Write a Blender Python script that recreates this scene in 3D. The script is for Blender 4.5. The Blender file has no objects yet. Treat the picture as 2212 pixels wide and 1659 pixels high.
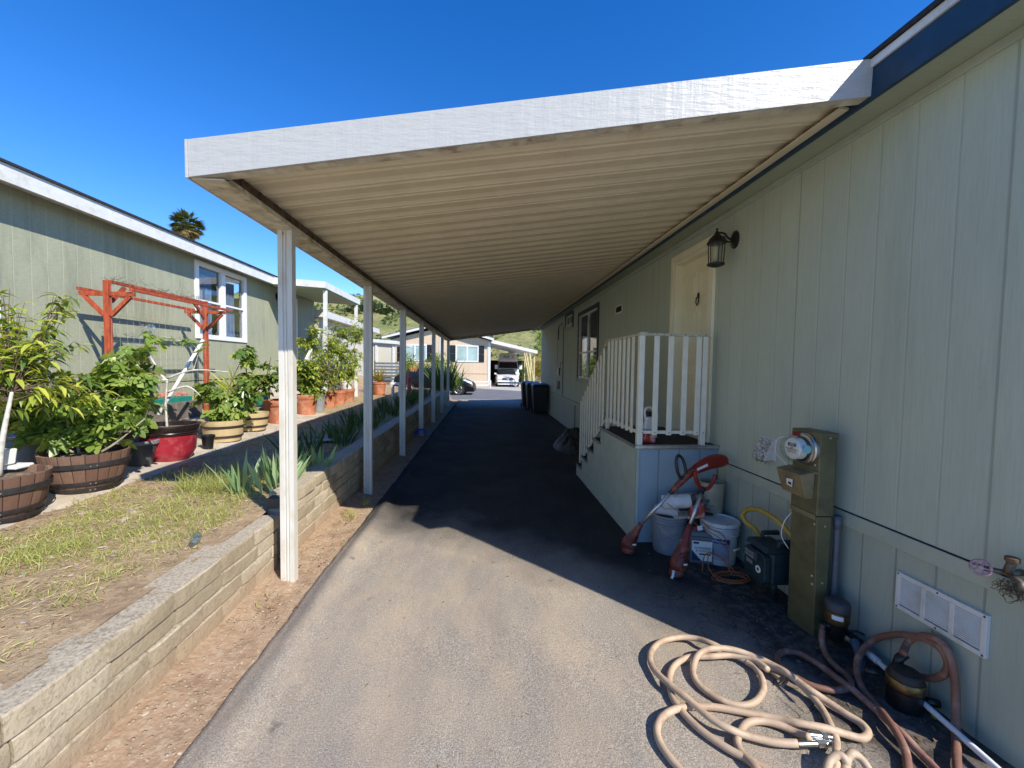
import bpy, math, random
from mathutils import Vector, Matrix, noise
S = bpy.context.scene
R_ = math.radians
# ---------------------------------------------------------------- camera
YAW, PITCH, ROLL = math.atan(59/890), math.atan(39.6/890), 0.015
def cam_axes():
    fw = Vector((math.sin(YAW)*math.cos(PITCH), math.cos(YAW)*math.cos(PITCH), -math.sin(PITCH)))
    r = Vector((math.cos(YAW), -math.sin(YAW), 0)); u = r.cross(fw)
    c, s = math.cos(ROLL), math.sin(ROLL)
    return c*r+s*u, c*u-s*r, fw
cr, cu, cf = cam_axes()
cam = bpy.data.cameras.new("camera"); camo = bpy.data.objects.new("camera", cam); S.collection.objects.link(camo)
M = Matrix(((cr.x, cu.x, -cf.x), (cr.y, cu.y, -cf.y), (cr.z, cu.z, -cf.z))).to_4x4(); M.translation = Vector((0, 0, 1.69))
camo.matrix_world = M
cam.sensor_fit = 'HORIZONTAL'; cam.sensor_width = 36; cam.lens = 890/2212*36; cam.clip_start = .05; cam.clip_end = 3000
S.camera = camo
# ---------------------------------------------------------------- light
w = bpy.data.worlds.new("World"); S.world = w; w.use_nodes = True
n = w.node_tree.nodes; bg = n['Background']; sk = n.new('ShaderNodeTexSky'); sk.sky_type = 'NISHITA'
SUN = Vector((.825, -.89, 1)).normalized()
sk.sun_disc = False; sk.sun_elevation = math.asin(SUN.z); sk.sun_rotation = math.atan2(SUN.x, SUN.y)
sk.air_density = 1.0; sk.dust_density = 0.0; sk.ozone_density = 3.0; sk.altitude = 600
hs = n.new('ShaderNodeHueSaturation'); hs.inputs['Saturation'].default_value = 1.36; hs.inputs['Hue'].default_value = .512
w.node_tree.links.new(sk.outputs[0], hs.inputs['Color']); w.node_tree.links.new(hs.outputs[0], bg.inputs[0]); bg.inputs[1].default_value = 0.145
sl = bpy.data.lights.new("sun", 'SUN'); so = bpy.data.objects.new("sun", sl); S.collection.objects.link(so)
sl.energy = 4.2; sl.angle = R_(.5); sl.color = (1, .93, .82)
so.rotation_euler = SUN.to_track_quat('Z', 'Y').to_euler(); so.location = (10, -10, 14)
S.view_settings.view_transform = 'Standard'; S.view_settings.look = 'None'; S.view_settings.exposure = 0.72; S.view_settings.gamma = 1
# ---------------------------------------------------------------- materials
def newmat(name):
    m = bpy.data.materials.new(name); m.use_nodes = True
    return m, m.node_tree.nodes, m.node_tree.links, m.node_tree.nodes['Principled BSDF']
def ramp(N, L, src, stops, interp='LINEAR'):
    r = N.new('ShaderNodeValToRGB'); L.new(src, r.inputs[0]); r.color_ramp.interpolation = interp
    e = r.color_ramp.elements
    while len(e) < len(stops): e.new(.5)
    for el, (p, c) in zip(e, stops):
        el.position = p; el.color = (c, c, c, 1) if not hasattr(c, '__len__') else (*c, 1)
    return r.outputs[0]
def nz(N, L, scale, detail=4, rough=.55, coord='Object', stretch=None, vec=None):
    if vec is None:
        tc = N.new('ShaderNodeTexCoord'); vec = tc.outputs[coord]
    if stretch:
        mp = N.new('ShaderNodeMapping'); mp.inputs['Scale'].default_value = stretch; L.new(vec, mp.inputs[0]); vec = mp.outputs[0]
    t = N.new('ShaderNodeTexNoise'); t.inputs['Scale'].default_value = scale; t.inputs['Detail'].default_value = detail; t.inputs['Roughness'].default_value = rough
    L.new(vec, t.inputs[0]); return t.outputs['Fac']
def mix(N, L, f, a, b, mode='MIX'):
    m = N.new('ShaderNodeMix'); m.data_type = 'RGBA'; m.blend_type = mode
    for i, v in ((0, f), (6, a), (7, b)):
        if hasattr(v, 'links'): L.new(v, m.inputs[i])
        elif i == 0: m.inputs[0].default_value = v
        else: m.inputs[i].default_value = (*v, 1)
    return m.outputs[2]
def math_(N, L, op, a, b=None, c=None):
    m = N.new('ShaderNodeMath'); m.operation = op
    for i, v in enumerate((a, b, c)):
        if v is None: continue
        if hasattr(v, 'links'): L.new(v, m.inputs[i])
        else: m.inputs[i].default_value = v
    return m.outputs[0]
def bump(N, L, b, h, strength=.3, dist=.01, prev=None):
    bp = N.new('ShaderNodeBump'); bp.inputs['Strength'].default_value = strength; bp.inputs['Distance'].default_value = dist
    L.new(h, bp.inputs['Height'])
    if prev: L.new(prev, bp.inputs['Normal'])
    L.new(bp.outputs[0], b.inputs['Normal']); return bp.outputs[0]
def surf(name, col, rough=.6, metal=0, var=.18, vs=6, bs=None, bstr=.25, bd=.004, col2=None, spec=.5, stretch=None, dirt=None, dirts=3, coat=0):
    """a base colour with cloudy wear (col2), fine speckle and bump"""
    m, N, L, b = newmat(name)
    c2 = col2 or tuple(c*(1-var*1.6) for c in col)
    f = ramp(N, L, nz(N, L, vs, 6, .6, stretch=stretch), [(.35, 0), (.65, 1)])
    c = mix(N, L, f, c2, col)
    if dirt:
        g = ramp(N, L, nz(N, L, dirts, 8, .7, stretch=stretch), [(.5, 0), (.72, 1)])
        c = mix(N, L, g, c, dirt)
    L.new(c, b.inputs['Base Color']); b.inputs['Roughness'].default_value = rough; b.inputs['Metallic'].default_value = metal
    b.inputs['Specular IOR Level'].default_value = spec; b.inputs['Coat Weight'].default_value = coat
    if bs: bump(N, L, b, nz(N, L, bs, 5, .6, stretch=stretch), bstr, bd)
    return m
def siding(name, col, col2, pitch=.2032, axis=1, streak=(.5, .5, .5), phase=0.0, gd=.22, stain=None, rough=.75, gk=.35, splash=False):
    """grooved wood-grain panel siding; axis = horizontal coordinate"""
    m, N, L, b = newmat(name)
    tc = N.new('ShaderNodeTexCoord'); sp = N.new('ShaderNodeSeparateXYZ'); L.new(tc.outputs['Object'], sp.inputs[0])
    a = math_(N, L, 'ADD', sp.outputs[axis], phase)
    fr = math_(N, L, 'FRACT', math_(N, L, 'MULTIPLY', a, 1/pitch))
    d = math_(N, L, 'ABSOLUTE', math_(N, L, 'SUBTRACT', fr, .5))
    gro = ramp(N, L, d, [(.462, 0), (.482, 1)])
    st = (1, 1, .06) if axis == 1 else (1, 1, .06)
    grain = nz(N, L, 110, 3, .6, stretch=(.9, .9, .05))
    big = nz(N, L, 1.6, 6, .65, stretch=(1, 1, .35))
    c = mix(N, L, ramp(N, L, big, [(.35, 0), (.68, 1)]), col2, col)
    c = mix(N, L, math_(N, L, 'MULTIPLY', ramp(N, L, grain, [(.45, 0), (.75, 1)]), .22), c, tuple(x*.6 for x in col))
    if splash:
        fr6 = math_(N, L, 'FRACT', math_(N, L, 'MULTIPLY', a, 1/(pitch*6))); d6 = math_(N, L, 'ABSOLUTE', math_(N, L, 'SUBTRACT', fr6, .5))
        c = mix(N, L, math_(N, L, 'MULTIPLY', ramp(N, L, d6, [(.4945, 0), (.497, 1)]), .4), c, tuple(x*.3 for x in col))
    if stain:
        c = mix(N, L, math_(N, L, 'MULTIPLY', ramp(N, L, nz(N, L, 34, 6, .75, stretch=(1, .45, 1.6)), [(.42, 0), (.62, 1)]), .38), c, tuple(x*.62 for x in col))
        s_ = ramp(N, L, nz(N, L, 3.2, 7, .7, stretch=(1, 1, .22)), [(.5, 0), (.75, 1)])
        c = mix(N, L, math_(N, L, 'MULTIPLY', s_, .6), c, stain)
    c = mix(N, L, math_(N, L, 'MULTIPLY', gro, gd), c, tuple(x*gk for x in col))
    if splash:
        gm = N.new('ShaderNodeNewGeometry'); gp = N.new('ShaderNodeSeparateXYZ'); L.new(gm.outputs['Position'], gp.inputs[0])
        mr = N.new('ShaderNodeMapRange'); L.new(math_(N, L, 'ADD', gp.outputs[2], math_(N, L, 'MULTIPLY', nz(N, L, 5, 7, .7), -.55)), mr.inputs[0]); mr.inputs[1].default_value = -.25; mr.inputs[2].default_value = .12; mr.inputs[3].default_value = .75; mr.inputs[4].default_value = 0
        c = mix(N, L, mr.outputs[0], c, (.20, .17, .13))
        c = mix(N, L, math_(N, L, 'MULTIPLY', ramp(N, L, nz(N, L, 38, 6, .8), [(.60, 0), (.70, 1)]), .16), c, (.12, .11, .08))
        c = mix(N, L, math_(N, L, 'MULTIPLY', ramp(N, L, nz(N, L, 2.4, 7, .75, stretch=(1, 1.4, .12)), [(.52, 0), (.72, 1)]), .28), c, tuple(x*.55 for x in col))
    L.new(c, b.inputs['Base Color']); b.inputs['Roughness'].default_value = rough
    p = bump(N, L, b, grain, .35, .003)
    h = math_(N, L, 'SUBTRACT', 1, gro)
    h2 = nz(N, L, .9, 3, .5); bump(N, L, b, h, .38, .004, bump(N, L, b, h2, .25, .12, p))
    return m
def leafmat(name, c1, c2, trans=.35, rough=.45, dead=True):
    m, N, L, b = newmat(name)
    g = N.new('ShaderNodeNewGeometry')
    f = ramp(N, L, g.outputs['Random Per Island'], [(0, c1), (.5, tuple((x+y)/2 for x, y in zip(c1, c2))), (.985, c2), (.99, (.28, .20, .07) if dead else c2)])
    L.new(f, b.inputs['Base Color']); b.inputs['Roughness'].default_value = rough
    t = N.new('ShaderNodeBsdfTranslucent'); L.new(mix(N, L, 1, f, (1.5, 1.4, .6), 'MULTIPLY'), t.inputs[0])
    ms = N.new('ShaderNodeMixShader'); ms.inputs[0].default_value = trans
    L.new(b.outputs[0], ms.inputs[1]); L.new(t.outputs[0], ms.inputs[2]); L.new(ms.outputs[0], N['Material Output'].inputs[0])
    return m
def glassmat(name, tint=(.8, .85, .9), refl=.3):
    m, N, L, b = newmat(name)
    t = N.new('ShaderNodeBsdfTransparent'); t.inputs[0].default_value = (*tint, 1)
    g = N.new('ShaderNodeBsdfGlossy'); g.inputs['Roughness'].default_value = .03
    ms = N.new('ShaderNodeMixShader'); ms.inputs[0].default_value = refl
    L.new(t.outputs[0], ms.inputs[1]); L.new(g.outputs[0], ms.inputs[2]); L.new(ms.outputs[0], N['Material Output'].inputs[0])
    return m
# ---------------------------------------------------------------- mesh builder
OFF = {}
COL = S.collection
class MB:
    def __init__(s): s.v = []; s.f = []
    def add(s, vs, fs):
        o = len(s.v); s.v += [Vector(p) for p in vs]; s.f += [[i+o for i in f] for f in fs]; return s
    def box(s, x0, x1, y0, y1, z0, z1, T=None):
        v = [Vector((x, y, z)) for z in (z0, z1) for y in (y0, y1) for x in (x0, x1)]
        if T: v = [T @ p for p in v]
        return s.add(v, [(0, 2, 3, 1), (4, 5, 7, 6), (0, 1, 5, 4), (2, 6, 7, 3), (0, 4, 6, 2), (1, 3, 7, 5)])
    def hexa(s, b, t):   # bottom 4 (ccw), top 4
        return s.add(list(b)+list(t), [(3, 2, 1, 0), (4, 5, 6, 7)]+[(i, (i+1) % 4, (i+1) % 4+4, i+4) for i in range(4)])
    def prism(s, poly, d):  # poly list of 3d pts, extruded by vector d
        k = len(poly); d = Vector(d); p = [Vector(q) for q in poly]
        return s.add(p+[q+d for q in p], [tuple(range(k))[::-1], tuple(range(k, 2*k))]+[(i, (i+1) % k, (i+1) % k+k, i+k) for i in range(k)])
    def tube(s, pts, r, n=8, cap=True):
        pts = [Vector(p) for p in pts]; rs = r if hasattr(r, '__len__') else [r]*len(pts)
        o = len(s.v); up = None
        for i, p in enumerate(pts):
            t = (pts[min(i+1, len(pts)-1)]-pts[max(i-1, 0)]).normalized()
            if up is None: up = t.orthogonal().normalized()
            up = (up-t*up.dot(t)); up = up.normalized() if up.length > 1e-6 else t.orthogonal().normalized()
            bn = t.cross(up)
            for k in range(n):
                a = 2*math.pi*k/n; s.v.append(p+(up*math.cos(a)+bn*math.sin(a))*rs[i])
        for i in range(len(pts)-1):
            for k in range(n):
                a, b = o+i*n+k, o+i*n+(k+1) % n; s.f.append([a, b, b+n, a+n])
        if cap:
            s.f.append([o+k for k in range(n)][::-1]); s.f.append([o+(len(pts)-1)*n+k for k in range(n)])
        return s
    def lathe(s, prof, c=(0, 0, 0), n=24, T=None, cap0=True, cap1=True, sx=1, sy=1):
        o = len(s.v); c = Vector(c)
        for r, z in prof:
            for k in range(n):
                a = 2*math.pi*k/n; p = Vector((r*math.cos(a)*sx, r*math.sin(a)*sy, z))
                s.v.append(c+(T @ p if T else p))
        for i in range(len(prof)-1):
            for k in range(n):
                a, b = o+i*n+k, o+i*n+(k+1) % n; s.f.append([a, b, b+n, a+n])
        if cap0: s.f.append([o+k for k in range(n)][::-1])
        if cap1: s.f.append([o+(len(prof)-1)*n+k for k in range(n)])
        return s
    def grid(s, xs, ys, fz):
        o = len(s.v)
        for y in ys:
            for x in xs: s.v.append(Vector((x, y, fz(x, y))))
        k = len(xs)
        for j in range(len(ys)-1):
            for i in range(k-1):
                a = o+j*k+i; s.f.append([a, a+1, a+1+k, a+k])
        return s
    def build(s, name, mat, parent=None, smooth=False, bevel=0, bseg=2, loc=None):
        off = Vector(loc) if loc else (OFF.get(parent.name, Vector((0, 0, 0))) if parent else Vector((0, 0, 0)))
        me = bpy.data.meshes.new(name); me.from_pydata([v-off for v in s.v], [], s.f); me.materials.append(mat)
        o = bpy.data.objects.new(name, me); COL.objects.link(o)
        if parent: o.parent = parent; OFF[o.name] = off
        elif loc: o.location = off; OFF[o.name] = off
        if smooth: me.shade_smooth() if hasattr(me, 'shade_smooth') else None
        if smooth:
            me.polygons.foreach_set('use_smooth', [True]*len(me.polygons))
            if smooth == 'auto':
                me.set_sharp_from_angle(angle=R_(38))
        if bevel:
            b = o.modifiers.new('bevel', 'BEVEL'); b.width = bevel; b.segments = bseg; b.limit_method = 'ANGLE'; b.angle_limit = R_(35)
        return o
def thing(name, label, cat, loc=(0, 0, 0), group=None):
    o = bpy.data.objects.new(name, None); COL.objects.link(o); o.location = loc; o.empty_display_size = .1
    o['label'] = label; o['category'] = cat
    if group: o['group'] = group
    OFF[o.name] = Vector(loc); return o
def tag(o, label, cat, group=None):
    o['label'] = label; o['category'] = cat
    if group: o['group'] = group
    return o
def kind(o, k): o['kind'] = k; return o
def copytree(o, parent=None):
    c = o.copy(); COL.objects.link(c); c.parent = parent
    for ch in [x for x in bpy.data.objects if x.parent == o]: copytree(ch, c)
    return c
def text(s, name, size, mat, parent, T, extrude=.0008, align='CENTER'):
    cu_ = bpy.data.curves.new('t', 'FONT'); cu_.body = s; cu_.size = size; cu_.extrude = extrude; cu_.align_x = align; cu_.align_y = 'CENTER'; cu_.resolution_u = 3
    t = bpy.data.objects.new('t', cu_); COL.objects.link(t)
    dg = bpy.context.evaluated_depsgraph_get(); me = bpy.data.meshes.new_from_object(t.evaluated_get(dg))
    bpy.data.objects.remove(t); me.name = name; off = OFF.get(parent.name, Vector((0, 0, 0)))
    me.transform(Matrix.Translation(-off) @ T); me.materials.clear(); me.materials.append(mat)
    o = bpy.data.objects.new(name, me); COL.objects.link(o); o.parent = parent; OFF[o.name] = off; return o
def frame(o, x, y):   # matrix with local x,y axes and origin
    x = Vector(x).normalized(); y = Vector(y).normalized(); z = x.cross(y).normalized(); y = z.cross(x)
    return Matrix(((x.x, y.x, z.x, o[0]), (x.y, y.y, z.y, o[1]), (x.z, y.z, z.z, o[2]), (0, 0, 0, 1)))
def fbm(x, y, s=1, o=4): return noise.fractal(Vector((x*s, y*s, 3.1)), 1.0, 2.0, o)
def lerp(a, b, t): return a+(b-a)*t
def cl(x, a=0, b=1): return max(a, min(b, x))
def smooth_path(pts, k=6):
    P = [Vector(p) for p in pts]; out = []
    for i in range(len(P)-1):
        a = P[max(i-1, 0)]; b = P[i]; c = P[i+1]; d = P[min(i+2, len(P)-1)]
        for j in range(k):
            t = j/k; out.append(.5*((2*b)+(c-a)*t+(2*a-5*b+4*c-d)*t*t+(3*b-a-3*c+d)*t**3))
    return out+[P[-1]]
# palette
m_wall = siding('painted_siding', (.465, .520, .425), (.425, .48, .395), gd=.11, splash=True)
m_trim = surf('siding_trim', (.41, .46, .38), .7, bs=60, var=.1)
m_navy = surf('navy_fascia', (.006, .040, .085), .55, var=.2, vs=14, bs=60)
m_soffit = siding('soffit_board', (.36, .40, .28), (.32, .36, .25), pitch=.05, axis=1, gd=.12)
m_cream = surf('cream_paint', (.84, .79, .58), .45, var=.05, vs=3, bs=80, bstr=.1)
m_white = surf('white_metal', (.68, .69, .67), .42, var=.06, vs=9, dirt=(.5, .47, .38), dirts=5)
m_rail = surf('railing_white', (.74, .72, .60), .45, var=.06, vs=9)
m_post = surf('post_enamel', (.62, .60, .54), .42, var=.07, vs=5, dirt=(.48, .43, .33), dirts=9, stretch=(1, 1, .3))
m_pan = surf('pan_underside', (.68, .60, .42), .45, var=.05, vs=2.2, dirt=(.58, .50, .34), dirts=4, bs=40, bstr=.08)
m_beam = surf('stained_beam', (.66, .60, .46), .5, var=.2, vs=12, dirt=(.17, .10, .045), dirts=7, bs=50)
m_rust = surf('rusty_flashing', (.16, .10, .055), .8, var=.4, vs=14, bs=40)
m_roof = surf('dark_shingle', (.03, .03, .035), .95, var=.3, vs=40, bs=120)
m_black = surf('black_plastic', (.012, .012, .013), .4, var=.2)
m_iron = surf('black_iron', (.01, .01, .011), .4, var=.2, bs=60)
m_chrome = surf('steel', (.62, .62, .60), .28, metal=1, var=.2, vs=30)
m_alu = surf('aluminium_edge', (.62, .63, .62), .35, metal=.8, var=.15, vs=20)
m_brass = surf('brass', (.30, .22, .10), .5, metal=1, var=.3, vs=30)
m_dark = surf('dark_interior', (.01, .01, .012), .9, var=.1)
m_glass = glassmat('window_glass'); m_glass2 = glassmat('clear_glass', (.9, .93, .95), .14)
# ---------------------------------------------------------------- ground
rnd = random.Random(7)
def garden(x, y):
    t = cl((-x-1.9)/3.9, 0, 1.35)
    e = cl((24.0-y)/3.5)
    return (.42+.006*min(y, 16)+.5*t**3.6)*cl(e*1.0+.0) + .016*fbm(x, y, 1.7) + .012*fbm(x, y, 7)*e
def frange(a, b, s): 
    k = max(1, round((b-a)/s)); return [a+(b-a)*i/k for i in range(k+1)]
def asphalt_mat():
    m, N, L, b = newmat('asphalt')
    tc = N.new('ShaderNodeTexCoord'); sp = N.new('ShaderNodeSeparateXYZ'); L.new(tc.outputs['Object'], sp.inputs[0])
    agg = nz(N, L, 150, 3, .75); agg2 = nz(N, L, 60, 4, .7); cloud = nz(N, L, .9, 6, .6)
    base = ramp(N, L, agg, [(.34, (.13, .11, .085)), (.5, (.31, .275, .225)), (.66, (.56, .51, .43))])
    base = mix(N, L, ramp(N, L, agg2, [(.4, 0), (.7, .55)]), base, (.20, .18, .17))
    # sandy dust on the open front part, cut off along the painted shade edge
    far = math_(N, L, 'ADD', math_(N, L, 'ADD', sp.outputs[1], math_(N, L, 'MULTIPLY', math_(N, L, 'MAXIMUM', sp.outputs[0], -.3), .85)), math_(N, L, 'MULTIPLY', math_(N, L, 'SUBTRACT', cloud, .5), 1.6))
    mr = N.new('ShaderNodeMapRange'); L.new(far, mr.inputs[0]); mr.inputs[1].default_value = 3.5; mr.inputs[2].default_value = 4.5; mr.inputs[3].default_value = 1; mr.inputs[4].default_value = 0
    dust = math_(N, L, 'MULTIPLY', mr.outputs[0], ramp(N, L, nz(N, L, 2.2, 7, .65, stretch=(1.3, .6, 1)), [(.42, .1), (.68, .85)]))
    c = mix(N, L, math_(N, L, 'MULTIPLY', dust, .8), base, (.52, .39, .25))
    c = mix(N, L, .30, c, base)
    c = mix(N, L, math_(N, L, 'MULTIPLY', ramp(N, L, nz(N, L, 1.1, 8, .7, stretch=(1.6, .5, 1)), [(.44, 0), (.60, 1)]), .32), c, (.13, .12, .115))
    c = mix(N, L, math_(N, L, 'MULTIPLY', ramp(N, L, nz(N, L, 420, 2, .6), [(.60, 0), (.70, 1)]), .5), c, (.62, .57, .48))
    # shade under the roof painted as near-black asphalt, edge slanted along the shadow
    old = math_(N, L, 'SUBTRACT', 1, mr.outputs[0])  # mask of the painted shade under the roof
    shade_dk = mix(N, L, ramp(N, L, nz(N, L, 1.4, 6, .6), [(.4, 0), (.62, 1)]), (.014, .0135, .013), (.030, .029, .028))
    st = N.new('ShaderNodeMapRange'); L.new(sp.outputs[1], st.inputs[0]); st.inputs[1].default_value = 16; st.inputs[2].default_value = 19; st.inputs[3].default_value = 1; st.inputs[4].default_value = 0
    c = mix(N, L, math_(N, L, 'MULTIPLY', math_(N, L, 'MULTIPLY', old, st.outputs[0]), .96), c, shade_dk)
    # darker mottled strip along the house side
    sx = N.new('ShaderNodeMapRange'); L.new(math_(N, L, 'ADD', sp.outputs[0], math_(N, L, 'MULTIPLY', math_(N, L, 'SUBTRACT', nz(N, L, 3, 5, .6), .5), .8)), sx.inputs[0])
    sx.inputs[1].default_value = 1.55; sx.inputs[2].default_value = 1.85
    c = mix(N, L, math_(N, L, 'MULTIPLY', sx.outputs[0], .85), c, mix(N, L, ramp(N, L, nz(N, L, 14, 6, .7), [(.45, 0), (.62, 1)]), (.035, .032, .03), (.13, .11, .09)))
    vo = N.new('ShaderNodeTexVoronoi'); vo.feature = 'DISTANCE_TO_EDGE'; vo.inputs['Scale'].default_value = 2.2
    wv = N.new('ShaderNodeVectorMath'); wv.operation = 'ADD'; L.new(tc.outputs['Object'], wv.inputs[0])
    nn = N.new('ShaderNodeTexNoise'); nn.inputs['Scale'].default_value = 3.5; nn.inputs['Detail'].default_value = 7; L.new(tc.outputs['Object'], nn.inputs[0]); L.new(nn.outputs['Color'], wv.inputs[1]); L.new(wv.outputs[0], vo.inputs[0])
    cm = N.new('ShaderNodeMapRange'); L.new(math_(N, L, 'ADD', sp.outputs[0], math_(N, L, 'MULTIPLY', cloud, .6)), cm.inputs[0]); cm.inputs[1].default_value = 1.45; cm.inputs[2].default_value = 1.75
    ck = math_(N, L, 'MULTIPLY', ramp(N, L, vo.outputs[0], [(0, 1), (.02, 0)]), cm.outputs[0]); c = mix(N, L, math_(N, L, 'MULTIPLY', ck, .85), c, (.03, .027, .024))
    oil = ramp(N, L, nz(N, L, 4.5, 4, .5), [(.68, 0), (.74, .5)]); c = mix(N, L, oil, c, (.05, .045, .04))
    L.new(c, b.inputs['Base Color']); b.inputs['Roughness'].default_value = .92; b.inputs['Specular IOR Level'].default_value = .25
    bump(N, L, b, agg, .55, .006, bump(N, L, b, agg2, .4, .01))
    return m
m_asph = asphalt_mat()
m_dirt = (lambda: None)
def dirt_mat(name, c1, c2, c3, peb=60):
    m, N, L, b = newmat(name)
    f = nz(N, L, 2.0, 8, .7); g = nz(N, L, 24, 6, .7)
    c = mix(N, L, ramp(N, L, f, [(.38, 0), (.62, 1)]), c1, c2)
    c = mix(N, L, ramp(N, L, g, [(.48, 0), (.66, .8)]), c, c3)
    v = N.new('ShaderNodeTexVoronoi'); v.inputs['Scale'].default_value = peb; v.inputs['Randomness'].default_value = 1
    tc = N.new('ShaderNodeTexCoord'); L.new(tc.outputs['Object'], v.inputs[0])
    sp = N.new('ShaderNodeSeparateColor'); L.new(v.outputs['Color'], sp.inputs[0])
    pk = math_(N, L, 'MULTIPLY', ramp(N, L, sp.outputs[0], [(.72, 0), (.78, 1)]), ramp(N, L, v.outputs['Distance'], [(.25, 1), (.4, 0)]))
    c = mix(N, L, math_(N, L, 'MULTIPLY', pk, .32), c, tuple(min(1, x*1.5) for x in c3))
    c = mix(N, L, ramp(N, L, nz(N, L, 7, 7, .75), [(.50, 0), (.64, .55)]), c, tuple(x*.55 for x in c1))
    L.new(c, b.inputs['Base Color']); b.inputs['Roughness'].default_value = .95; b.inputs['Specular IOR Level'].default_value = .15
    bump(N, L, b, math_(N, L, 'ADD', g, math_(N, L, 'MULTIPLY', pk, .5)), .8, .02)
    return m
m_soil = dirt_mat('garden_soil', (.30, .205, .125), (.40, .30, .19), (.46, .37, .24))
m_strip = dirt_mat('strip_dirt', (.33, .225, .145), (.40, .285, .19), (.46, .37, .27), 45)
m_conc = surf('pale_concrete', (.52, .49, .44), .9, var=.15, vs=3, bs=90, dirt=(.38, .33, .27))
m_street = surf('street_asphalt', (.17, .17, .18), .9, var=.15, vs=1.2, bs=160, bstr=.5)
# big ground sheet to the horizon
g = MB(); g.box(-600, 600, -600, 900, -.5, -.06); kind(g.build('ground', dirt_mat('field_earth', (.20, .17, .10), (.24, .2, .12), (.28, .25, .16))), 'structure')
# drive: berm on its left edge
def edge(y): return -1.275+.022*fbm(0, y, 1.1)+.014*noise.noise(Vector((0, y*9, 1)))+.006*noise.noise(Vector((3, y*31, 1)))
def asph(x, y):
    t = x-edge(y); k = lerp(.35, 1, cl((y-1.5)/2.5))*cl((20-y)/2)
    h = .075*k*math.exp(-((t-.14)/.085)**2)
    return h + .006*fbm(x, y, 1.5, 3) + .012*cl((x-1.7)/.5)*fbm(x, y, 4)
ys = frange(.0, 6.5, .07)+frange(6.7, 21.5, .3)
a = MB(); o = 0
ts = [0, .03, .06, .09, .12, .15, .18, .21, .25, .3, .38, .5, .7, .9]+[1.1+.2*i for i in range(6)]+[2.3+.1*i for i in range(14)]+[5.0]
vs = []; fs = []
for j, y in enumerate(ys):
    e = edge(y); vs.append((e-.006, y, -.05))
    for t in ts: vs.append((e+t, y, asph(e+t, y)))
k = len(ts)+1
for j in range(len(ys)-1):
    for i in range(k-1): q = j*k+i; fs.append((q, q+1, q+1+k, q+k))
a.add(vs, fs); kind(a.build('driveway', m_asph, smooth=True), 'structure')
a = MB(); a.box(-30, 40, -12, .0, -.4, .0); a.box(-40, -7.3, -12, 60, -.4, .3); kind(a.build('outer_yard', m_conc), 'structure')
# street across the far end
st = MB(); st.prism([(-30, 19.8, -.3), (34, 21.2, -.3), (34, 24.2, -.3), (3.3, 26.4, -.3), (-1, 30.4, -.3), (-30, 34, -.3)], (0, 0, .312)); kind(st.build('street', m_street), 'structure')
st = MB(); st.prism([(-1, 30.4, -.3), (3.3, 26.4, -.3), (40, 24.1, -.3), (40, 70, -.3), (-1, 70, -.3)], (0, 0, .308)); kind(st.build('far_driveway', m_conc), 'structure')
st = MB(); st.prism([(-40, 35.3, -.3), (-30, 34, -.3), (-1, 30.4, -.3), (-1, 70, -.3), (-40, 70, -.3)], (0, 0, .30)); kind(st.build('far_yard', surf('far_dry_yard', (.34, .31, .20), .95, var=.2, vs=2, bs=20)), 'structure')
# dirt strip between wall and drive
d = MB(); d.grid(frange(-1.95, -1.2, .05), ys, lambda x, y: -.025+.05*cl((-x-1.45)/.3)+.014*fbm(x, y, 5)+.008*fbm(x, y, 17)); kind(d.build('dirt_strip', m_strip, smooth=True), 'structure')
# garden terrace
d = MB(); xs = [-1.8, -1.85]+[-1.9-.1*i for i in range(30)]+[-4.9-.2*i for i in range(13)]
d.grid(xs[::-1], frange(-.5, 8, .08)+frange(8.3, 20.4, .3), garden); kind(d.build('garden_bed', m_soil, smooth=True), 'structure')
# ---------------------------------------------------------------- retaining wall
def block_mat():
    m, N, L, b = newmat('slump_block')
    f = nz(N, L, 2.5, 6, .65); g = nz(N, L, 45, 6, .75)
    c = mix(N, L, ramp(N, L, f, [(.35, 0), (.65, 1)]), (.39, .335, .245), (.50, .44, .34))
    gm = N.new('ShaderNodeNewGeometry'); sp = N.new('ShaderNodeSeparateXYZ'); L.new(gm.outputs['Position'], sp.inputs[0])
    ln = N.new('ShaderNodeMapRange'); L.new(math_(N, L, 'ADD', sp.outputs[2], math_(N, L, 'MULTIPLY', f, .16)), ln.inputs[0]); ln.inputs[1].default_value = .14; ln.inputs[2].default_value = .30; ln.inputs[3].default_value = .8; ln.inputs[4].default_value = 0
    ri = N.new('ShaderNodeNewGeometry'); c = mix(N, L, 1, c, ramp(N, L, ri.outputs['Random Per Island'], [(0, (.74, .70, .62)), (.5, (.95, .92, .86)), (1, (1.12, 1.10, 1.05))]), 'MULTIPLY')
    c = mix(N, L, ramp(N, L, nz(N, L, 6, 7, .7, stretch=(1, 1, .5)), [(.54, 0), (.70, .55)]), c, (.27, .22, .15))
    c = mix(N, L, ln.outputs[0], c, (.40, .29, .19))
    c = mix(N, L, ramp(N, L, g, [(.52, 0), (.62, .55)]), c, (.22, .19, .13))
    nz_ = N.new('ShaderNodeSeparateXYZ'); L.new(gm.outputs['True Normal'], nz_.inputs[0])
    top = ramp(N, L, nz_.outputs[2], [(.6, 0), (.85, 1)])
    lich = ramp(N, L, nz(N, L, 55, 8, .85), [(.40, (.55, .49, .39)), (.50, (.43, .37, .28)), (.58, (.22, .18, .13))])
    c = mix(N, L, math_(N, L, 'MULTIPLY', top, .85), c, lich)
    L.new(c, b.inputs['Base Color']); b.inputs['Roughness'].default_value = .95
    bump(N, L, b, g, .8, .012, bump(N, L, b, nz(N, L, 12, 4, .6), .5, .02))
    return m
m_block = block_mat()
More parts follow.
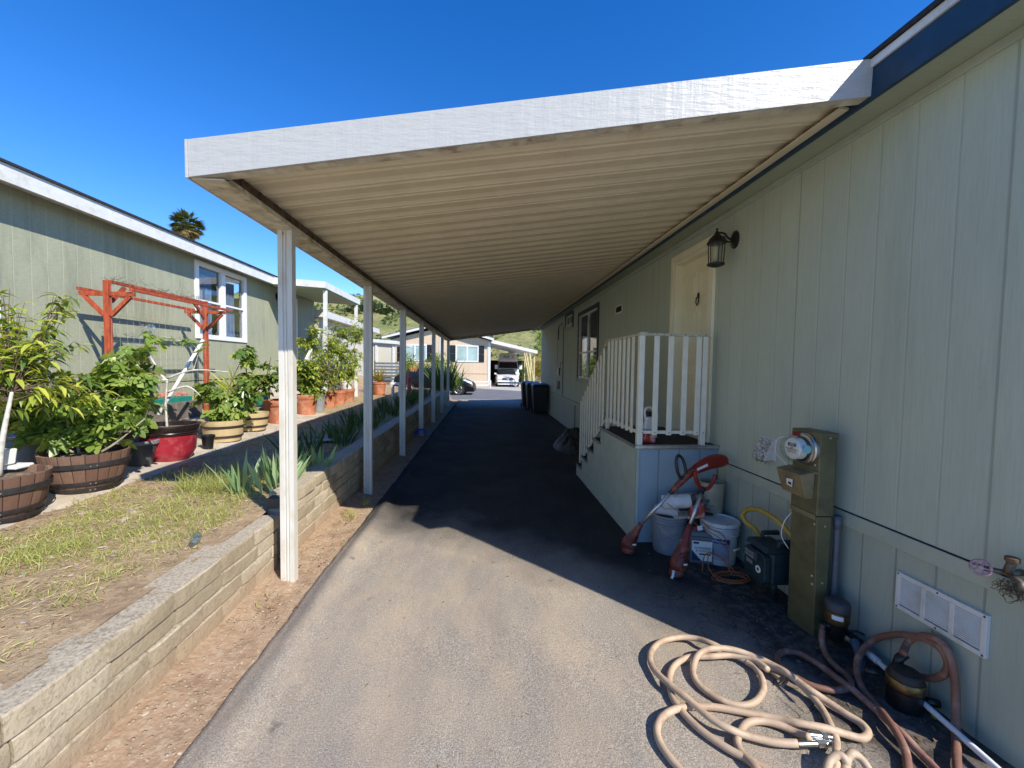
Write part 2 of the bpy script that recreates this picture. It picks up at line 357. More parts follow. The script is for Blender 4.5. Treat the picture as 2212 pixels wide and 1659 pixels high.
def course(mb, x, y0, y1, zt, zb, bl, depth, seed, ph):
    r = random.Random(seed); y = y0-ph
    while y < y1:
        a_, b_ = max(y, y0)+.0045, min(y+bl, y1)-.0045; y += bl
        if b_-a_ < .04: continue
        nx = 7; dx = r.uniform(-.007, .01)
        prof = [(-depth, zb+.004), (-.008, zb+.004), (0, zb+.010), (.002, (zt+zb)/2), (0, zt-.010), (-.008, zt-.002), (-.04, zt), (-depth, zt-.004)]
        vs = []; 
        for i in range(nx+1):
            yy = lerp(a_, b_, i/nx); e = .008 if i in (0, nx) else 0
            for (px, pz) in prof:
                q = .006*noise.noise(Vector((px*6, yy*8, pz*14+seed)))
                sag = .007*noise.noise(Vector((2, yy*1.3, seed)))
                vs.append((x+dx+px+(q-e if px > -.06 else 0), yy, pz+sag+q*.5))
        k = len(prof); fs = []
        for i in range(nx):
            for j in range(k-1): q = i*k+j; fs.append((q, q+k, q+k+1, q+1))
        fs.append(tuple(range(k))); fs.append(tuple(nx*k+j for j in range(k))[::-1])
        mb.add(vs, fs)
rw = thing('retaining_wall', 'low buff slump block retaining wall with lichened cap beside the driveway', 'wall', (-1.75, 3, 0))
cap = MB(); course(cap, -1.665, -.4, 3.46, .435, .325, .40, .215, 1, .1); course(cap, -1.655, 3.66, 20.2, .560, .450, .40, .215, 2, .3)
cap.build('cap_course', m_block, rw, smooth='auto')
for i, (zt, zb) in enumerate([(.325, .225), (.225, .12), (.12, .0), (.0, -.12)]):
    c = MB(); course(c, -1.675+.004*(i % 2)-.0*i, -.4, 3.43, zt, zb, .40, .16, 5+i, .2*(i % 2)+.07)
    course(c, -1.67, 3.55, 20.2, zt+.125, zb+.125, .41, .16, 15+i, .2*(i % 2)); c.build('block_course', m_block, rw, smooth='auto')
c = MB(); c.box(-1.84, -1.70, -.4, 3.45, -.2, .415); c.box(-1.83, -1.695, 3.56, 20.1, -.2, .535); c.build('mortar_core', surf('mortar', (.10, .085, .06), .95, bs=50), rw)
# ---------------------------------------------------------------- manufactured home on the right
W = 2.27; H0, H1 = 1.44, 16.55
home = thing('manufactured_home', 'long pale grey-green manufactured home with navy fascia on the right', 'house', (4.5, 9, 0))
b = MB()
def wallseg(y0, y1, z0, z1): b.box(W, W+.14, y0, y1, z0, z1)
DY0, DY1, DZ1 = 4.05, 4.86, 2.95; WY0, WY1, WZ0, WZ1 = 8.25, 9.9, 1.42, 2.90; SY0, SY1, SZ0, SZ1 = 10.65, 11.55, 2.80, 3.07
wallseg(H0, DY0, .80, 3.16); wallseg(DY0, DY1, DZ1, 3.16); wallseg(DY1, WY0, .80, 3.16); wallseg(DY0, DY1, .80, .93)
wallseg(WY0, WY1, .80, WZ0); wallseg(WY0, WY1, WZ1, 3.16); wallseg(WY1, SY0, .8, 3.16); wallseg(SY0, SY1, .8, SZ0); wallseg(SY0, SY1, SZ1, 3.16); wallseg(SY1, H1, .8, 3.16)
b.box(W+.14, 8.8, H0, H0+.12, .8, 3.16); b.box(W+.14, 8.8, H1-.12, H1, .8, 3.16); b.box(8.66, 8.8, H0+.12, H1-.12, .8, 3.16)
b.build('wall', m_wall, home)
b = MB(); b.box(W+.012, 8.78, H0+.01, H1-.01, -.1, .722); b.build('skirting', siding('skirting_siding', (.41, .455, .38), (.36, .405, .34), gd=.5), home)
b = MB(); y = H0
while y < H1: b.box(W-.010, W+.012, y+.002, min(y+2.43, H1), .722, .806); y += 2.43
b.build('belt_trim', m_trim, home, bevel=.002)
b = MB(); b.box(W-.004, W+.02, H0, H1, .807, .814); b.build('belt_joint', m_dark, home)
b = MB(); b.box(2.055, W, H0, H1+.3, 3.162, 3.172); b.build('soffit', m_soffit, home)
b = MB(); b.box(W-.02, W, H0, H1, 3.115, 3.161); b.build('frieze_strip', m_trim, home, bevel=.003)
b = MB(); b.box(2.03, 2.054, H0, H1+.3, 3.135, 3.305)
for s_ in (0, 1):
    yy = (H0-.025, H0-.0) if s_ == 0 else (H1+.3, H1+.325)
    b.prism([(2.03, yy[0], 3.135), (5.5, yy[0], 3.135+.85), (5.5, yy[0], 3.305+.85), (2.03, yy[0], 3.305)], (0, yy[1]-yy[0], 0))
b.build('fascia', m_navy, home)
b = MB(); b.box(2.018, 2.03, H0-.02, H1+.3, 3.295, 3.338); b.build('drip_edge', m_white, home)
b = MB()
b.hexa([(2.0, H0-.01, 3.338), (5.5, H0-.01, 4.19), (5.5, H1+.34, 4.19), (2.0, H1+.34, 3.338)], [(2.0, H0-.01, 3.362), (5.5, H0-.01, 4.215), (5.5, H1+.34, 4.215), (2.0, H1+.34, 3.362)])
b.hexa([(5.5, H0-.01, 4.19), (9.05, H0-.01, 3.338), (9.05, H1+.34, 3.338), (5.5, H1+.34, 4.19)], [(5.5, H0-.01, 4.215), (9.05, H0-.01, 3.362), (9.05, H1+.34, 3.362), (5.5, H1+.34, 4.215)])
b.prism([(2.27, H0, 3.16), (8.8, H0, 3.16), (5.5, H0, 4.18)], (0, .1, 0)); b.prism([(2.27, H1-.1, 3.16), (8.8, H1-.1, 3.16), (5.5, H1-.1, 4.18)], (0, .1, 0))
b.build('roof', m_roof, home)
# entrance door
dr = MB(); dr.box(W+.075, W+.115, DY0+.045, DY1-.045, .955, DZ1-.045)
door = dr.build('door', m_cream, home, bevel=.003)
pn = MB()
def panel(y0, y1, z0, z1):
    for a_, b_, c_, d_ in ((y0, y1, z0, z0+.018), (y0, y1, z1-.018, z1), (y0, y0+.018, z0+.018, z1-.018), (y1-.018, y1, z0+.018, z1-.018)): pn.box(W+.068, W+.076, a_, b_, c_, d_)
    pn.box(W+.067, W+.0755, y0+.04, y1-.04, z0+.04, z1-.04)
dw = DY1-DY0
for ya, yb in ((DY0+.14, DY0+dw/2-.04), (DY0+dw/2+.04, DY1-.14)):
    panel(ya, yb, 1.12, 1.62); panel(ya, yb, 1.74, 2.38); panel(ya, yb, 2.48, 2.76)
pn.build('panel_moulding', m_cream, door, bevel=.003)
k = MB(); k.lathe([(.012, 0), (.03, .012), (.032, .03), (.02, .05), (0.001, .055)], (W+.075, DY0+.11, 1.87), 16, Matrix.Rotation(R_(-90), 4, 'Y')); k.lathe([(.03, 0), (.03, .008)], (W+.076, DY0+.11, 1.87), 16, Matrix.Rotation(R_(-90), 4, 'Y'))
k.build('knob', m_black, door, smooth='auto')
k = MB(); kc = (W+.07, (DY0+DY1)/2-.02, 2.46)
k.lathe([(.028, 0), (.032, .006), (.012, .012)], (kc[0], kc[1], kc[2]+.035), 12, Matrix.Rotation(R_(-90), 4, 'Y'), sy=.8)
k.tube([(kc[0]-.012, kc[1]-.022, kc[2]+.02), (kc[0]-.015, kc[1]-.03, kc[2]-.04), (kc[0]-.015, kc[1], kc[2]-.075), (kc[0]-.015, kc[1]+.03, kc[2]-.04), (kc[0]-.012, kc[1]+.022, kc[2]+.02)], .006, 6)
k.build('knocker', m_iron, door, smooth=True)
fr = MB()
fr.box(W-.02, W+.13, DY0, DY0+.045, .95, DZ1); fr.box(W-.02, W+.13, DY1-.045, DY1, .95, DZ1); fr.box(W-.02, W+.13, DY0+.045, DY1-.045, DZ1-.045, DZ1)
fr.box(W-.028, W-.0, DY0-.07, DY0-.002, .93, DZ1+.07); fr.box(W-.028, W-.0, DY1+.002, DY1+.07, .93, DZ1+.07); fr.box(W-.028, W-.0, DY0-.002, DY1+.002, DZ1+.002, DZ1+.07)
fr.build('door_frame', m_cream, home, bevel=.004)
th_ = MB(); th_.box(W-.03, W+.12, DY0+.045, DY1-.045, .93, .953); th_.build('threshold', m_alu, home)
def rwindow(name_, y0, y1, z0, z1, mull, meet=None, sh=True):
    f_ = MB(); t = .035
    f_.box(W-.006, W+.06, y0, y0+t, z0, z1); f_.box(W-.006, W+.06, y1-t, y1, z0, z1); f_.box(W-.006, W+.06, y0+t, y1-t, z0, z0+t); f_.box(W-.006, W+.06, y0+t, y1-t, z1-t, z1)
    for mm in mull: f_.box(W-.002, W+.055, mm-.02, mm+.02, z0+t, z1-t)
    if meet: f_.box(W+.0, W+.05, y0+t, y1-t, meet-.018, meet+.018)
    wf = f_.build('window', m_white, home, bevel=.002)
    p = MB(); p.box(W+.03, W+.034, y0+t, y1-t, z0+t, z1-t); p.build('pane', m_glass, wf)
    p = MB(); p.box(W+.12, W+.5, y0-.0, y1, z0, z1); p.build('dark_room', m_dark, wf)
    p = MB(); T_ = .09
    p.box(W-.022, W-.0, y0-T_, y0-.002, z0-T_, z1+T_); p.box(W-.022, W-.0, y1+.002, y1+T_, z0-T_, z1+T_); p.box(W-.022, W-.0, y0-.002, y1+.002, z1+.002, z1+T_); p.build('trim', surf('navy_trim', (.03, .045, .055), .6), wf, bevel=.002)
    p = MB(); p.box(W-.03, W-.0, y0-.002, y1+.002, z0-.1, z0-.002); p.build('sill', m_trim, wf, bevel=.002)
    return wf
w1 = rwindow('w', WY0, WY1, WZ0, WZ1, [(WY0+WY1)/2], 2.02)
c = MB()
for i in range(40):
    y = WY0+.04+i*.0395; c.box(W+.085, W+.092, y, y+.036, 2.04, 2.34)
c.build('blind', m_white, w1)
rwindow('w', SY0, SY1, SZ0, SZ1, [(SY0+SY1)/2])
# louvre, dryer hood, closet door, cable boxes, skirting hatch
v = MB(); v.box(W-.012, W, 6.74, 7.10, 2.60, 2.75); vo = v.build('vent_frame', m_white, home, bevel=.002)
v = MB(); v.box(W-.014, W-.010, 6.78, 7.06, 2.63, 2.72); v.build('vent_opening', m_dark, vo)
v = MB()
for i in range(3): v.box(W-.017, W-.013, 6.78, 7.06, 2.645+.025*i, 2.652+.025*i)
v.build('vent_slat', m_dark, vo)
cdm = siding('closet_siding', (.43, .49, .43), (.39, .45, .40), gd=.5)
v = MB(); v.box(W-.014, W, 11.85, 12.75, .86, 2.84); cd = v.build('closet_door', cdm, home, bevel=.003)
v = MB(); v.box(W-.02, W-.015, 11.84, 11.85, .86, 2.84); v.box(W-.02, W-.0, 12.752, 12.765, .86, 2.84); v.build('door_gap', m_dark, cd)
v = MB(); v.tube([(W-.02, 12.0, 1.62), (W-.06, 12.0, 1.62), (W-.06, 12.0, 1.8), (W-.02, 12.0, 1.8)], .008, 6); v.build('handle', m_black, cd)
v = MB(); v.box(W-.05, W, 12.3, 12.62, 1.42, 1.64); v.build('cable_box', m_black, home, bevel=.004); v = MB(); v.box(W-.05, W, 12.3, 12.62, 1.0, 1.25); v.build('cable_box', m_black, home, bevel=.004)
v = MB(); v.tube([(W-.02, 12.0, 2.95), (W-.03, 12.55, 2.93), (W-.03, 12.6, 2.5)], .015, 6); v.build('door_closer', m_black, cd)
for yy in (9.4, 10.2): v = MB(); v.box(W+.0, W+.014, yy, yy+.02, .08, .72); v.build('skirting_joint', m_dark, home)
# dryer hood
v = MB(); v.prism([(W, 3.045, 1.135), (W, 3.045, .985), (W-.085, 3.045, .975), (W-.02, 3.045, 1.135)], (0, .16, 0)); dh = v.build('dryer_hood', m_white, home, bevel=.003)
v = MB(); v.box(W-.006, W, 3.035, 3.215, .975, 1.145); v.build('flange', m_white, dh)
v = MB()
for i in range(420):
    t = rnd.random(); y = rnd.uniform(3.05, 3.20); x = lerp(W-.021, W-.087, t); z = lerp(1.135, .977, t)
    p = Vector((x-.002, y, z)); q = p+Vector((rnd.uniform(-.004, .001), rnd.uniform(-.014, .014), rnd.uniform(-.012, .012))); v.tube([p, q], .0010, 3, False)
for i in range(50):
    p = Vector((W-.06, rnd.uniform(3.05, 3.2), .975)); v.tube([p, p+Vector((rnd.uniform(-.02, .03), rnd.uniform(-.01, .01), -rnd.uniform(.01, .03)))], .0012, 3, False)
kind(v.build('lint', surf('lint_fluff', (.20, .16, .10), .95), dh), 'stuff')
# skirting vent with louvres
m_lgs = surf('added_grey_backing', (.42, .43, .42), .7)
v = MB(); y0, y1, z0, z1 = 1.655, 2.065, .40, .60
v.box(W-.008, W+.012, y0, y1, z0, z0+.022); v.box(W-.008, W+.012, y0, y1, z1-.022, z1)
for yy in (y0, y0+.129, y0+.259, y1-.022): v.box(W-.008, W+.012, yy, yy+.022, z0+.022, z1-.022)
sv = v.build('foundation_vent', m_white, home, bevel=.002)
v = MB(); v.box(W+.0105, W+.0115, y0+.02, y1-.02, z0+.02, z1-.02); v.build('added_vent_backing', m_lgs, sv)  # pale backing added behind the slats to lighten the dark gaps
v = MB()
for i in range(15):
    z = z0+.03+i*.0102
    for j in range(3):
        ya = y0+.0225+j*.1295; v.hexa([(W-.006, ya, z), (W+.008, ya, z), (W+.008, ya+.106, z), (W-.006, ya+.106, z)], [(W-.002, ya, z+.0065), (W+.01, ya, z+.0065), (W+.01, ya+.106, z+.0065), (W-.002, ya+.106, z+.0065)])
v.build('louvre_slat', m_white, sv)
v = MB()
for yy in (y0+.01, (y0+y1)/2, y1-.01):
    for zz in (z0+.01, z1-.01): v = MB(); v.lathe([(.005, 0), (.003, .003)], (W-.008, yy, zz), 8, Matrix.Rotation(R_(-90), 4, 'Y')); v.build('screw', m_iron, sv)
# ---------------------------------------------------------------- carport
cp = thing('carport', 'white aluminium lean-to carport roof on slender posts over the driveway', 'carport', (.2, 9.5, 0))
XA, ZA, XB, ZB = -1.50, 2.795, 2.02, 3.215
def yl(x, y): return y-.07*(x+1.6)*(1 if y < 10 else 3.0)
pan = MB(); prof = []; P_ = .2032; y = 2.46
while y < 17.1:
    prof += [(y, -.019), (y+.012, -.019), (y+.018, -.010), (y+.03, -.004), (y+.052, -.004), (y+.055, -.010), (y+.058, -.004), (y+.066, -.010), (y+.069, -.004), (y+.16, -.004), (y+.185, -.012), (y+.198, -.019)]; y += P_
vs = []
for (yy, dz) in prof:
    sk_ = -.07 if yy < 6 else -.07-.014*(yy-6)
    vs += [(XA-.03, yy, ZA+dz), (XB, yy+sk_*(XB-XA), ZB+dz)]
pan.add(vs, [(2*i, 2*i+1, 2*i+3, 2*i+2) for i in range(len(prof)-1)])
pn_ = pan.build('roof_pan', m_pan, cp)
tp = MB(); e1 = -.07*(XB-XA); e2 = -.225*(XB-XA)
tp.hexa([(XA-.06, 2.42, ZA+.03), (XB, 2.42+e1, ZB+.03), (XB, 17.25+e2, ZB+.03), (XA-.06, 17.25, ZA+.03)], [(XA-.06, 2.42, ZA+.045), (XB, 2.42+e1, ZB+.045), (XB, 17.25+e2, ZB+.045), (XA-.06, 17.25, ZA+.045)])
tp.build('roof_top', m_white, cp)
# front fascia
def fas_mat():
    m, N, L, b_ = newmat('wood_grain_enamel')
    gr = nz(N, L, 24, 5, .65, stretch=(.3, 1, 1.6)); g2 = nz(N, L, 90, 3, .6, stretch=(.12, 1, 1))
    cr_ = nz(N, L, 13, 4, .6, stretch=(1, 1, .12))
    c = mix(N, L, math_(N, L, 'MULTIPLY', ramp(N, L, g2, [(.5, 0), (.7, 1)]), .25), (.43, .435, .42), (.28, .285, .28))
    L.new(c, b_.inputs['Base Color']); b_.inputs['Roughness'].default_value = .38
    bump(N, L, b_, cr_, .35, .01, bump(N, L, b_, gr, .5, .008)); return m
m_fas = fas_mat()
f = MB(); 
f.hexa([(-1.615, 2.39, 2.685), (2.065, 2.125, 3.155), (2.065, 2.14, 3.155), (-1.615, 2.405, 2.685)], [(-1.615, 2.385, 2.882), (2.065, 2.12, 3.345), (2.065, 2.14, 3.345), (-1.615, 2.405, 2.882)])
f.build('front_fascia', m_fas, cp, bevel=.002)
f = MB(); f.hexa([(-1.612, 2.41, 2.685), (-1.612+3.67, 2.14, 3.155), (2.058, 2.20, 3.155), (-1.60, 2.47, 2.685)], [(-1.612, 2.41, 2.689), (2.058, 2.14, 3.159), (2.058, 2.20, 3.159), (-1.60, 2.47, 2.689)])
f.build('front_return', m_beam, cp); f = MB(); f.hexa([(XA-.03, 17.2, 2.66), (XB, 17.2+e2, 3.13), (XB, 17.22+e2, 3.13), (XA-.03, 17.22, 2.66)], [(XA-.03, 17.2, 2.84), (XB, 17.2+e2, 3.27), (XB, 17.22+e2, 3.27), (XA-.03, 17.22, 2.84)])
f.build('end_return', m_beam, cp)
f = MB(); f.box(-1.63, -1.616, 2.386, 17.25, 2.68, 2.883); f.build('side_fascia', m_fas, cp, bevel=.002)
f = MB(); f.box(-1.614, -1.44, 2.41, 17.2, 2.682, 2.69); f.box(-1.455, -1.44, 2.47, 17.2, 2.69, 2.715); f.build('beam', m_beam, cp)
f = MB(); f.box(-1.475, -1.462, 2.48, 17.18, 2.691, 2.785)
y = 2.60
while y < 17.1: f.box(-1.462, -1.452, y, y+.012, 2.70, 2.78); y += P_*1.0
f.build('gutter_flashing', m_rust, cp)
f = MB(); f.hexa([(1.975, 2.26, 3.158), (2.028, 2.26, 3.158), (2.028, 16.4, 3.158), (1.975, 16.4, 3.158)], [(1.975, 2.26, 3.172), (2.028, 2.26, 3.172), (2.028, 16.4, 3.172), (1.975, 16.4, 3.172)])
f.build('wall_rail', m_pan, cp)
for i, y in enumerate([3.27, 5.46, 7.72, 9.95, 12.28, 14.7, 17.1]):
    p = MB(); x = -1.51
    sec = [(-.052, -.032), (-.018, -.032), (-.016, -.024), (-.006, -.024), (-.004, -.032), (.004, -.032), (.006, -.024), (.016, -.024), (.018, -.032), (.052, -.032), (.052, .032), (.018, .032), (.014, .024), (-.014, .024), (-.018, .032), (-.052, .032)]
    p.prism([(x+a_, y+b_, -.03) for a_, b_ in sec], (0, 0, 2.712)); po = p.build('post', m_post, cp)
    if i == 0:
        for a_, b_ in ((-.015, 2.655), (.0, 2.662), (.0, 2.645), (.012, 2.655)): q = MB(); q.lathe([(.006, 0), (.004, .004)], (x+a_-.02, y-.026, b_), 7, Matrix.Rotation(R_(90), 4, 'X')); q.build('screw', m_rust, po)
# ---------------------------------------------------------------- porch steps
PX0, PX1, PY0, PY1, PZ = 1.465, W-.006, 3.83, 5.05, .945
po = thing('porch_steps', 'siding-clad porch landing and steps with white picket railing at the door', 'steps', (1.85, 4.9, 0))
b = MB(); b.box(PX0, PX1, PY0, PY1, -.02, PZ-.03)
steps = [(5.05, 5.36, .75), (5.36, 5.68, .56), (5.68, 6.0, .37), (6.0, 6.32, .18)]
for y0, y1, z in steps: b.box(PX0, PX1, y0, y1, -.02, z-.03)
bs = b.build('base', siding('porch_siding_front', (.31, .39, .43), (.27, .35, .39), pitch=.2032, axis=0, phase=.17, gd=.6), po)
b = MB(); b.box(PX0-.012, PX0-.001, PY0-.01, 6.33, -.02, .17); b.box(PX0-.008, PX0-.001, PY0-.008, PY1, .17, PZ-.03)
for y0, y1, z in steps: b.box(PX0-.008, PX0-.001, y0, y1, .17, max(z-.03, .171))
b.box(PX0-.008, PX0+.02, PY0-.009, PY0-.001, -.02, PZ-.03)
b.build('side_cladding', m_trim, po)
b = MB(); b.box(PX0-.02, PX1, PY0-.02, PY1+.02, PZ-.03, PZ)
for y0, y1, z in steps: b.box(PX0-.015, PX1, y0-.01, y1+.02, z-.03, z)
b.build('tread', surf('dark_carpet', (.03, .026, .024), .95, var=.3, vs=20, bs=200), po)
b = MB(); b.box(PX0-.024, PX1, PY0-.026, PY0-.021, PZ-.026, PZ+.004); b.box(PX0-.026, PX0-.021, PY0-.02, PY1, PZ-.026, PZ+.004); b.box(PX0-.026, PX1, PY0-.026, PY0+.01, PZ+.001, PZ+.005)
for y0, y1, z in steps: b.box(PX0-.02, PX0-.016, y0, y1+.02, z-.03, z+.003)
b.build('metal_nosing', m_alu, po)
rl = MB(); RY = PY0+.02; RX = PX0+.02
rl.box(RX-.012, 2.16, RY-.012, RY+.03, 1.995, 2.02); rl.box(RX-.02, RX+.05, RY-.02, RY+.05, 1.99, 2.028)
rl.box(RX-.012, RX+.03, RY+.03, 4.95, 1.995, 2.02)
rl.hexa([(RX-.012, 4.93, 1.995), (RX+.03, 4.93, 1.995), (RX+.03, 6.26, 1.13), (RX-.012, 6.26, 1.13)], [(RX-.012, 4.95, 2.02), (RX+.03, 4.95, 2.02), (RX+.03, 6.29, 1.155), (RX-.012, 6.29, 1.155)])
rl.build('top_rail', surf('weathered_cap', (.55, .52, .40), .5, var=.2, vs=20), po, bevel=.003)
rl = MB(); rl.box(RX+.034, 2.12, RY-.004, RY+.018, 1.055, 1.085); rl.box(RX-.008, RX+.016, RY+.034, 4.86, 1.05, 1.08)
rl.hexa([(RX-.008, 4.9, 1.05), (RX+.016, 4.9, 1.05), (RX+.016, 6.2, .22), (RX-.008, 6.2, .22)], [(RX-.008, 4.9, 1.08), (RX+.016, 4.9, 1.08), (RX+.016, 6.2, .25), (RX-.008, 6.2, .25)])
rl.build('bottom_rail', m_rail, po, bevel=.002)
def pick(x0, x1, y0, y1, z0, z1, nm='picket'): q = MB(); q.box(x0, x1, y0, y1, z0, z1); return q.build(nm, m_rail, po, bevel=.002, bseg=1)
pick(RX-.022, RX+.03, RY-.02, RY+.03, .947, 1.994, 'rail_post'); pick(2.085, 2.135, RY-.022, RY+.02, .947, 1.994, 'rail_post')
for x in (1.605, 1.745, 1.885, 2.02): pick(x, x+.05, RY-.026, RY-.006, 1.045, 1.994)
for y in [3.99+.135*i for i in range(7)]: pick(RX-.024, RX-.009, y, y+.05, 1.04, 1.994)
pick(RX-.015, RX+.025, 4.86, 4.9, .947, 1.05, 'rail_foot')
for i in range(10):
    y = 5.0+.128*i; zt = 1.995-(y-4.93)*.65; zb = 1.04-(y-4.9)*.638-.02
    pick(RX-.024, RX-.009, y, y+.05, zb, zt-.03)
for x in (1.51, 1.63, 1.77, 1.91, 2.045, 2.11):
    for z in (1.07, 2.008): sc = MB(); sc.lathe([(.0055, 0), (.003, .003)], (x, RY-.0275 if z < 1.5 else RY-.0125, z), 6, Matrix.Rotation(R_(90), 4, 'X')); sc.build('screw', m_iron, po)
# ---------------------------------------------------------------- left neighbour's house
XL = -5.85
LH = thing('green_house', 'sage green manufactured home with white fascia behind the potted plants', 'house', (-8, 8, .9))
m_green = siding('sage_siding', (.37, .385, .275), (.32, .34, .24), stain=(.15, .17, .11), gd=.3, gk=1.35)  # lighter groove colour stands for the highlight along each groove
b = MB(); wy0, wy1, wz0, wz1 = 8.80, 10.52, 2.20, 3.68; ey0, ey1 = 3.9, 5.36
b.box(XL-.14, XL, .5, ey0, .55, 3.80); b.box(XL-.14, XL, ey0, ey1, .55, 1.95); b.box(XL-.14, XL, ey0, ey1, 3.2, 3.80); b.box(XL-.14, XL, ey1, wy0, .55, 3.80)
b.box(XL-.14, XL, wy0, wy1, .55, wz0); b.box(XL-.14, XL, wy0, wy1, wz1, 3.80); b.box(XL-.14, XL, wy1, 12.35, .55, 3.80)
b.box(XL-.14, XL, 13.25, 14.6, .55, 3.80); b.box(XL-.14, XL, 12.35, 13.25, .55, 1.6); b.box(XL-.14, XL, 12.35, 13.25, 3.6, 3.80)
b.box(-12.5, XL-.14, .5, .6, .55, 3.8); b.box(-12.5, XL-.14, 14.5, 14.6, .55, 3.8)
b.build('wall', m_green, LH)
b = MB(); b.box(XL, XL+.014, .5, 14.6, 1.30, 1.36); b.build('belt_trim', surf('sage_trim', (.33, .36, .24), .7), LH)
b = MB(); b.box(XL, XL+.006, .5, 14.6, 1.285, 1.30); b.build('belt_joint', m_dark, LH)
b = MB(); b.box(-5.55, XL-.14, .3, 14.9, 3.80, 3.82); b.build('soffit', m_white, LH)
b = MB(); b.box(-5.55, -5.52, .3, 14.9, 3.72, 3.925); b.build('fascia', m_white, LH)
b = MB(); b.hexa([(-5.49, .3, 3.925), (-5.49, 14.9, 3.925), (-9.2, 14.9, 4.45), (-9.2, .3, 4.45)], [(-5.49, .3, 3.955), (-5.49, 14.9, 3.955), (-9.2, 14.9, 4.49), (-9.2, .3, 4.49)])
b.hexa([(-9.2, .3, 4.45), (-9.2, 14.9, 4.45), (-12.9, 14.9, 3.925), (-12.9, .3, 3.925)], [(-9.2, .3, 4.49), (-9.2, 14.9, 4.49), (-12.9, 14.9, 3.955), (-12.9, .3, 3.955)])
b.build('roof', m_roof, LH)
m_vin = surf('window_vinyl', (.78, .79, .80), .4, var=.03)
m_curt = surf('blue_curtain', (.20, .30, .48), .8, var=.3, vs=3, stretch=(1, 5, .3))
def lwindow(y0, y1, z0, z1, two=True, par=LH, x=XL):
    f_ = MB(); t = .07
    f_.box(x-.05, x+.03, y0-.03, y0+t, z0-.05, z1+.05); f_.box(x-.05, x+.03, y1-t, y1+.03, z0-.05, z1+.05); f_.box(x-.05, x+.03, y0+t, y1-t, z0-.05, z0+t-.02); f_.box(x-.05, x+.03, y0+t, y1-t, z1-t+.02, z1+.05)
    m_ = (y0+y1)/2
    if two: f_.box(x-.05, x+.028, m_-.07, m_+.07, z0+.05, z1-.05)
    f_.box(x-.05, x+.012, y0+t, m_-.07, (z0+z1)/2-.02, (z0+z1)/2+.02); f_.box(x-.05, x+.012, m_+.07, y1-t, (z0+z1)/2-.02, (z0+z1)/2+.02)
    w_ = f_.build('window', m_vin, par, bevel=.004)
    q = MB(); q.box(x-.03, x-.026, y0+t, y1-t, z0, z1); q.build('pane', m_glass2, w_)
    q = MB(); q.box(x-.7, x-.62, y0-.1, y1+.1, z0-.1, z1+.1); q.build('dark_room', m_dark, w_)
    q = MB()
    for ya, yb in ((y0+t, m_-.25), (m_+.1, y1-.3)):
        k = 30; vs = []
        for i in range(k+1):
            y = lerp(ya, yb, i/k); xx = x-.10+.018*math.sin(i*1.7)+.008*math.sin(i*.9)
            vs += [(xx, y, z0+.02), (xx, y, z1-.18)]
        q.add(vs, [(2*i, 2*i+2, 2*i+3, 2*i+1) for i in range(k)])
    q.build('curtain', m_curt, w_, smooth=True)
    return w_
lwindow(wy0, wy1, wz0, wz1); lwindow(ey0, ey1, 1.95, 3.2)
b = MB(); b.box(XL-.10, XL-.05, 12.4, 13.2, 1.6, 3.6); b.build('door', surf('dark_screen_door', (.03, .03, .035), .5), LH)
b = MB()
for ya, yb, za, zb in ((12.30, 12.38, 1.6, 3.65), (13.22, 13.3, 1.6, 3.65), (12.38, 13.22, 3.6, 3.65)): b.box(XL-.04, XL+.02, ya, yb, za, zb)
b.build('door_frame', m_vin, LH)
# outside lantern shape shared by both houses
def lantern(name, label, base, dirx, sc=1.0, group=None):
    t = thing(name, label, 'lamp', base, group); B = Vector(base); X = dirx
    q = MB(); q.lathe([(.062*sc, 0), (.062*sc, .008), (.045*sc, .018), (.03*sc, .03)], B, 20, Matrix.Rotation(R_(90*X), 4, 'Y'), sx=1.25); q.build('back_plate', m_iron, t, smooth='auto')
    P = lambda x, z: B+Vector((X*x*sc, 0, z*sc))
    q = MB(); q.tube(smooth_path([P(.02, .0), P(.07, .015), P(.10, .05), P(.15, .055), P(.17, .04)], 4), .009*sc, 8); q.tube(smooth_path([P(.02, -.01), P(.07, -.02), P(.11, .03)], 3), .006*sc, 6); q.build('arm', m_iron, t, smooth=True)
    c = P(.17, 0)
    q = MB(); q.lathe([(.004, .095), (.012, .085), (.006, .072), (.014, .062), (.02, .045), (.028, .035), (.055, .01), (.078, -.03), (.082, -.036), (.078, -.042)][::-1] and [(r*sc, z*sc) for r, z in [(.078, -.042), (.082, -.036), (.078, -.03), (.055, .01), (.028, .035), (.02, .045), (.014, .062), (.006, .072), (.012, .085), (.004, .095)]], c, 12); q.build('cap', m_iron, t, smooth='auto')
    q = MB(); q.lathe([(r*sc, z*sc) for r, z in [(.02, -.245), (.07, -.228), (.074, -.215), (.066, -.21)]], c, 12)
    for k in range(6):
        a = math.pi*2*k/6+.3; u = Vector((math.cos(a), math.sin(a), 0)); q.tube([c+u*.06*sc+Vector((0, 0, -.212*sc)), c+u*.068*sc+Vector((0, 0, -.04*sc))], .005*sc, 5)
    q.build('cage', m_iron, t)
    q = MB(); q.lathe([(r*sc, z*sc) for r, z in [(.056, -.21), (.062, -.04)]], c, 6, cap0=False, cap1=False); q.build('glass', m_glass2, t)
    q = MB(); q.lathe([(r*sc, z*sc) for r, z in [(.018, -.21), (.02, -.17), (.03, -.15), (.03, -.08), (.022, -.06)]], c, 12); q.build('bulb', surf('frosted_bulb', (.75, .68, .45), .4), t, smooth=True)
    return t
lantern('wall_lantern', 'black six-sided lantern on the grey-green wall right of the cream door', (W, 3.68, 2.87), -1, 1.04)
lantern('wall_lantern', 'black lantern on the sage green house beside its porch awning', (XL, 12.08, 3.52), 1, 1.5)
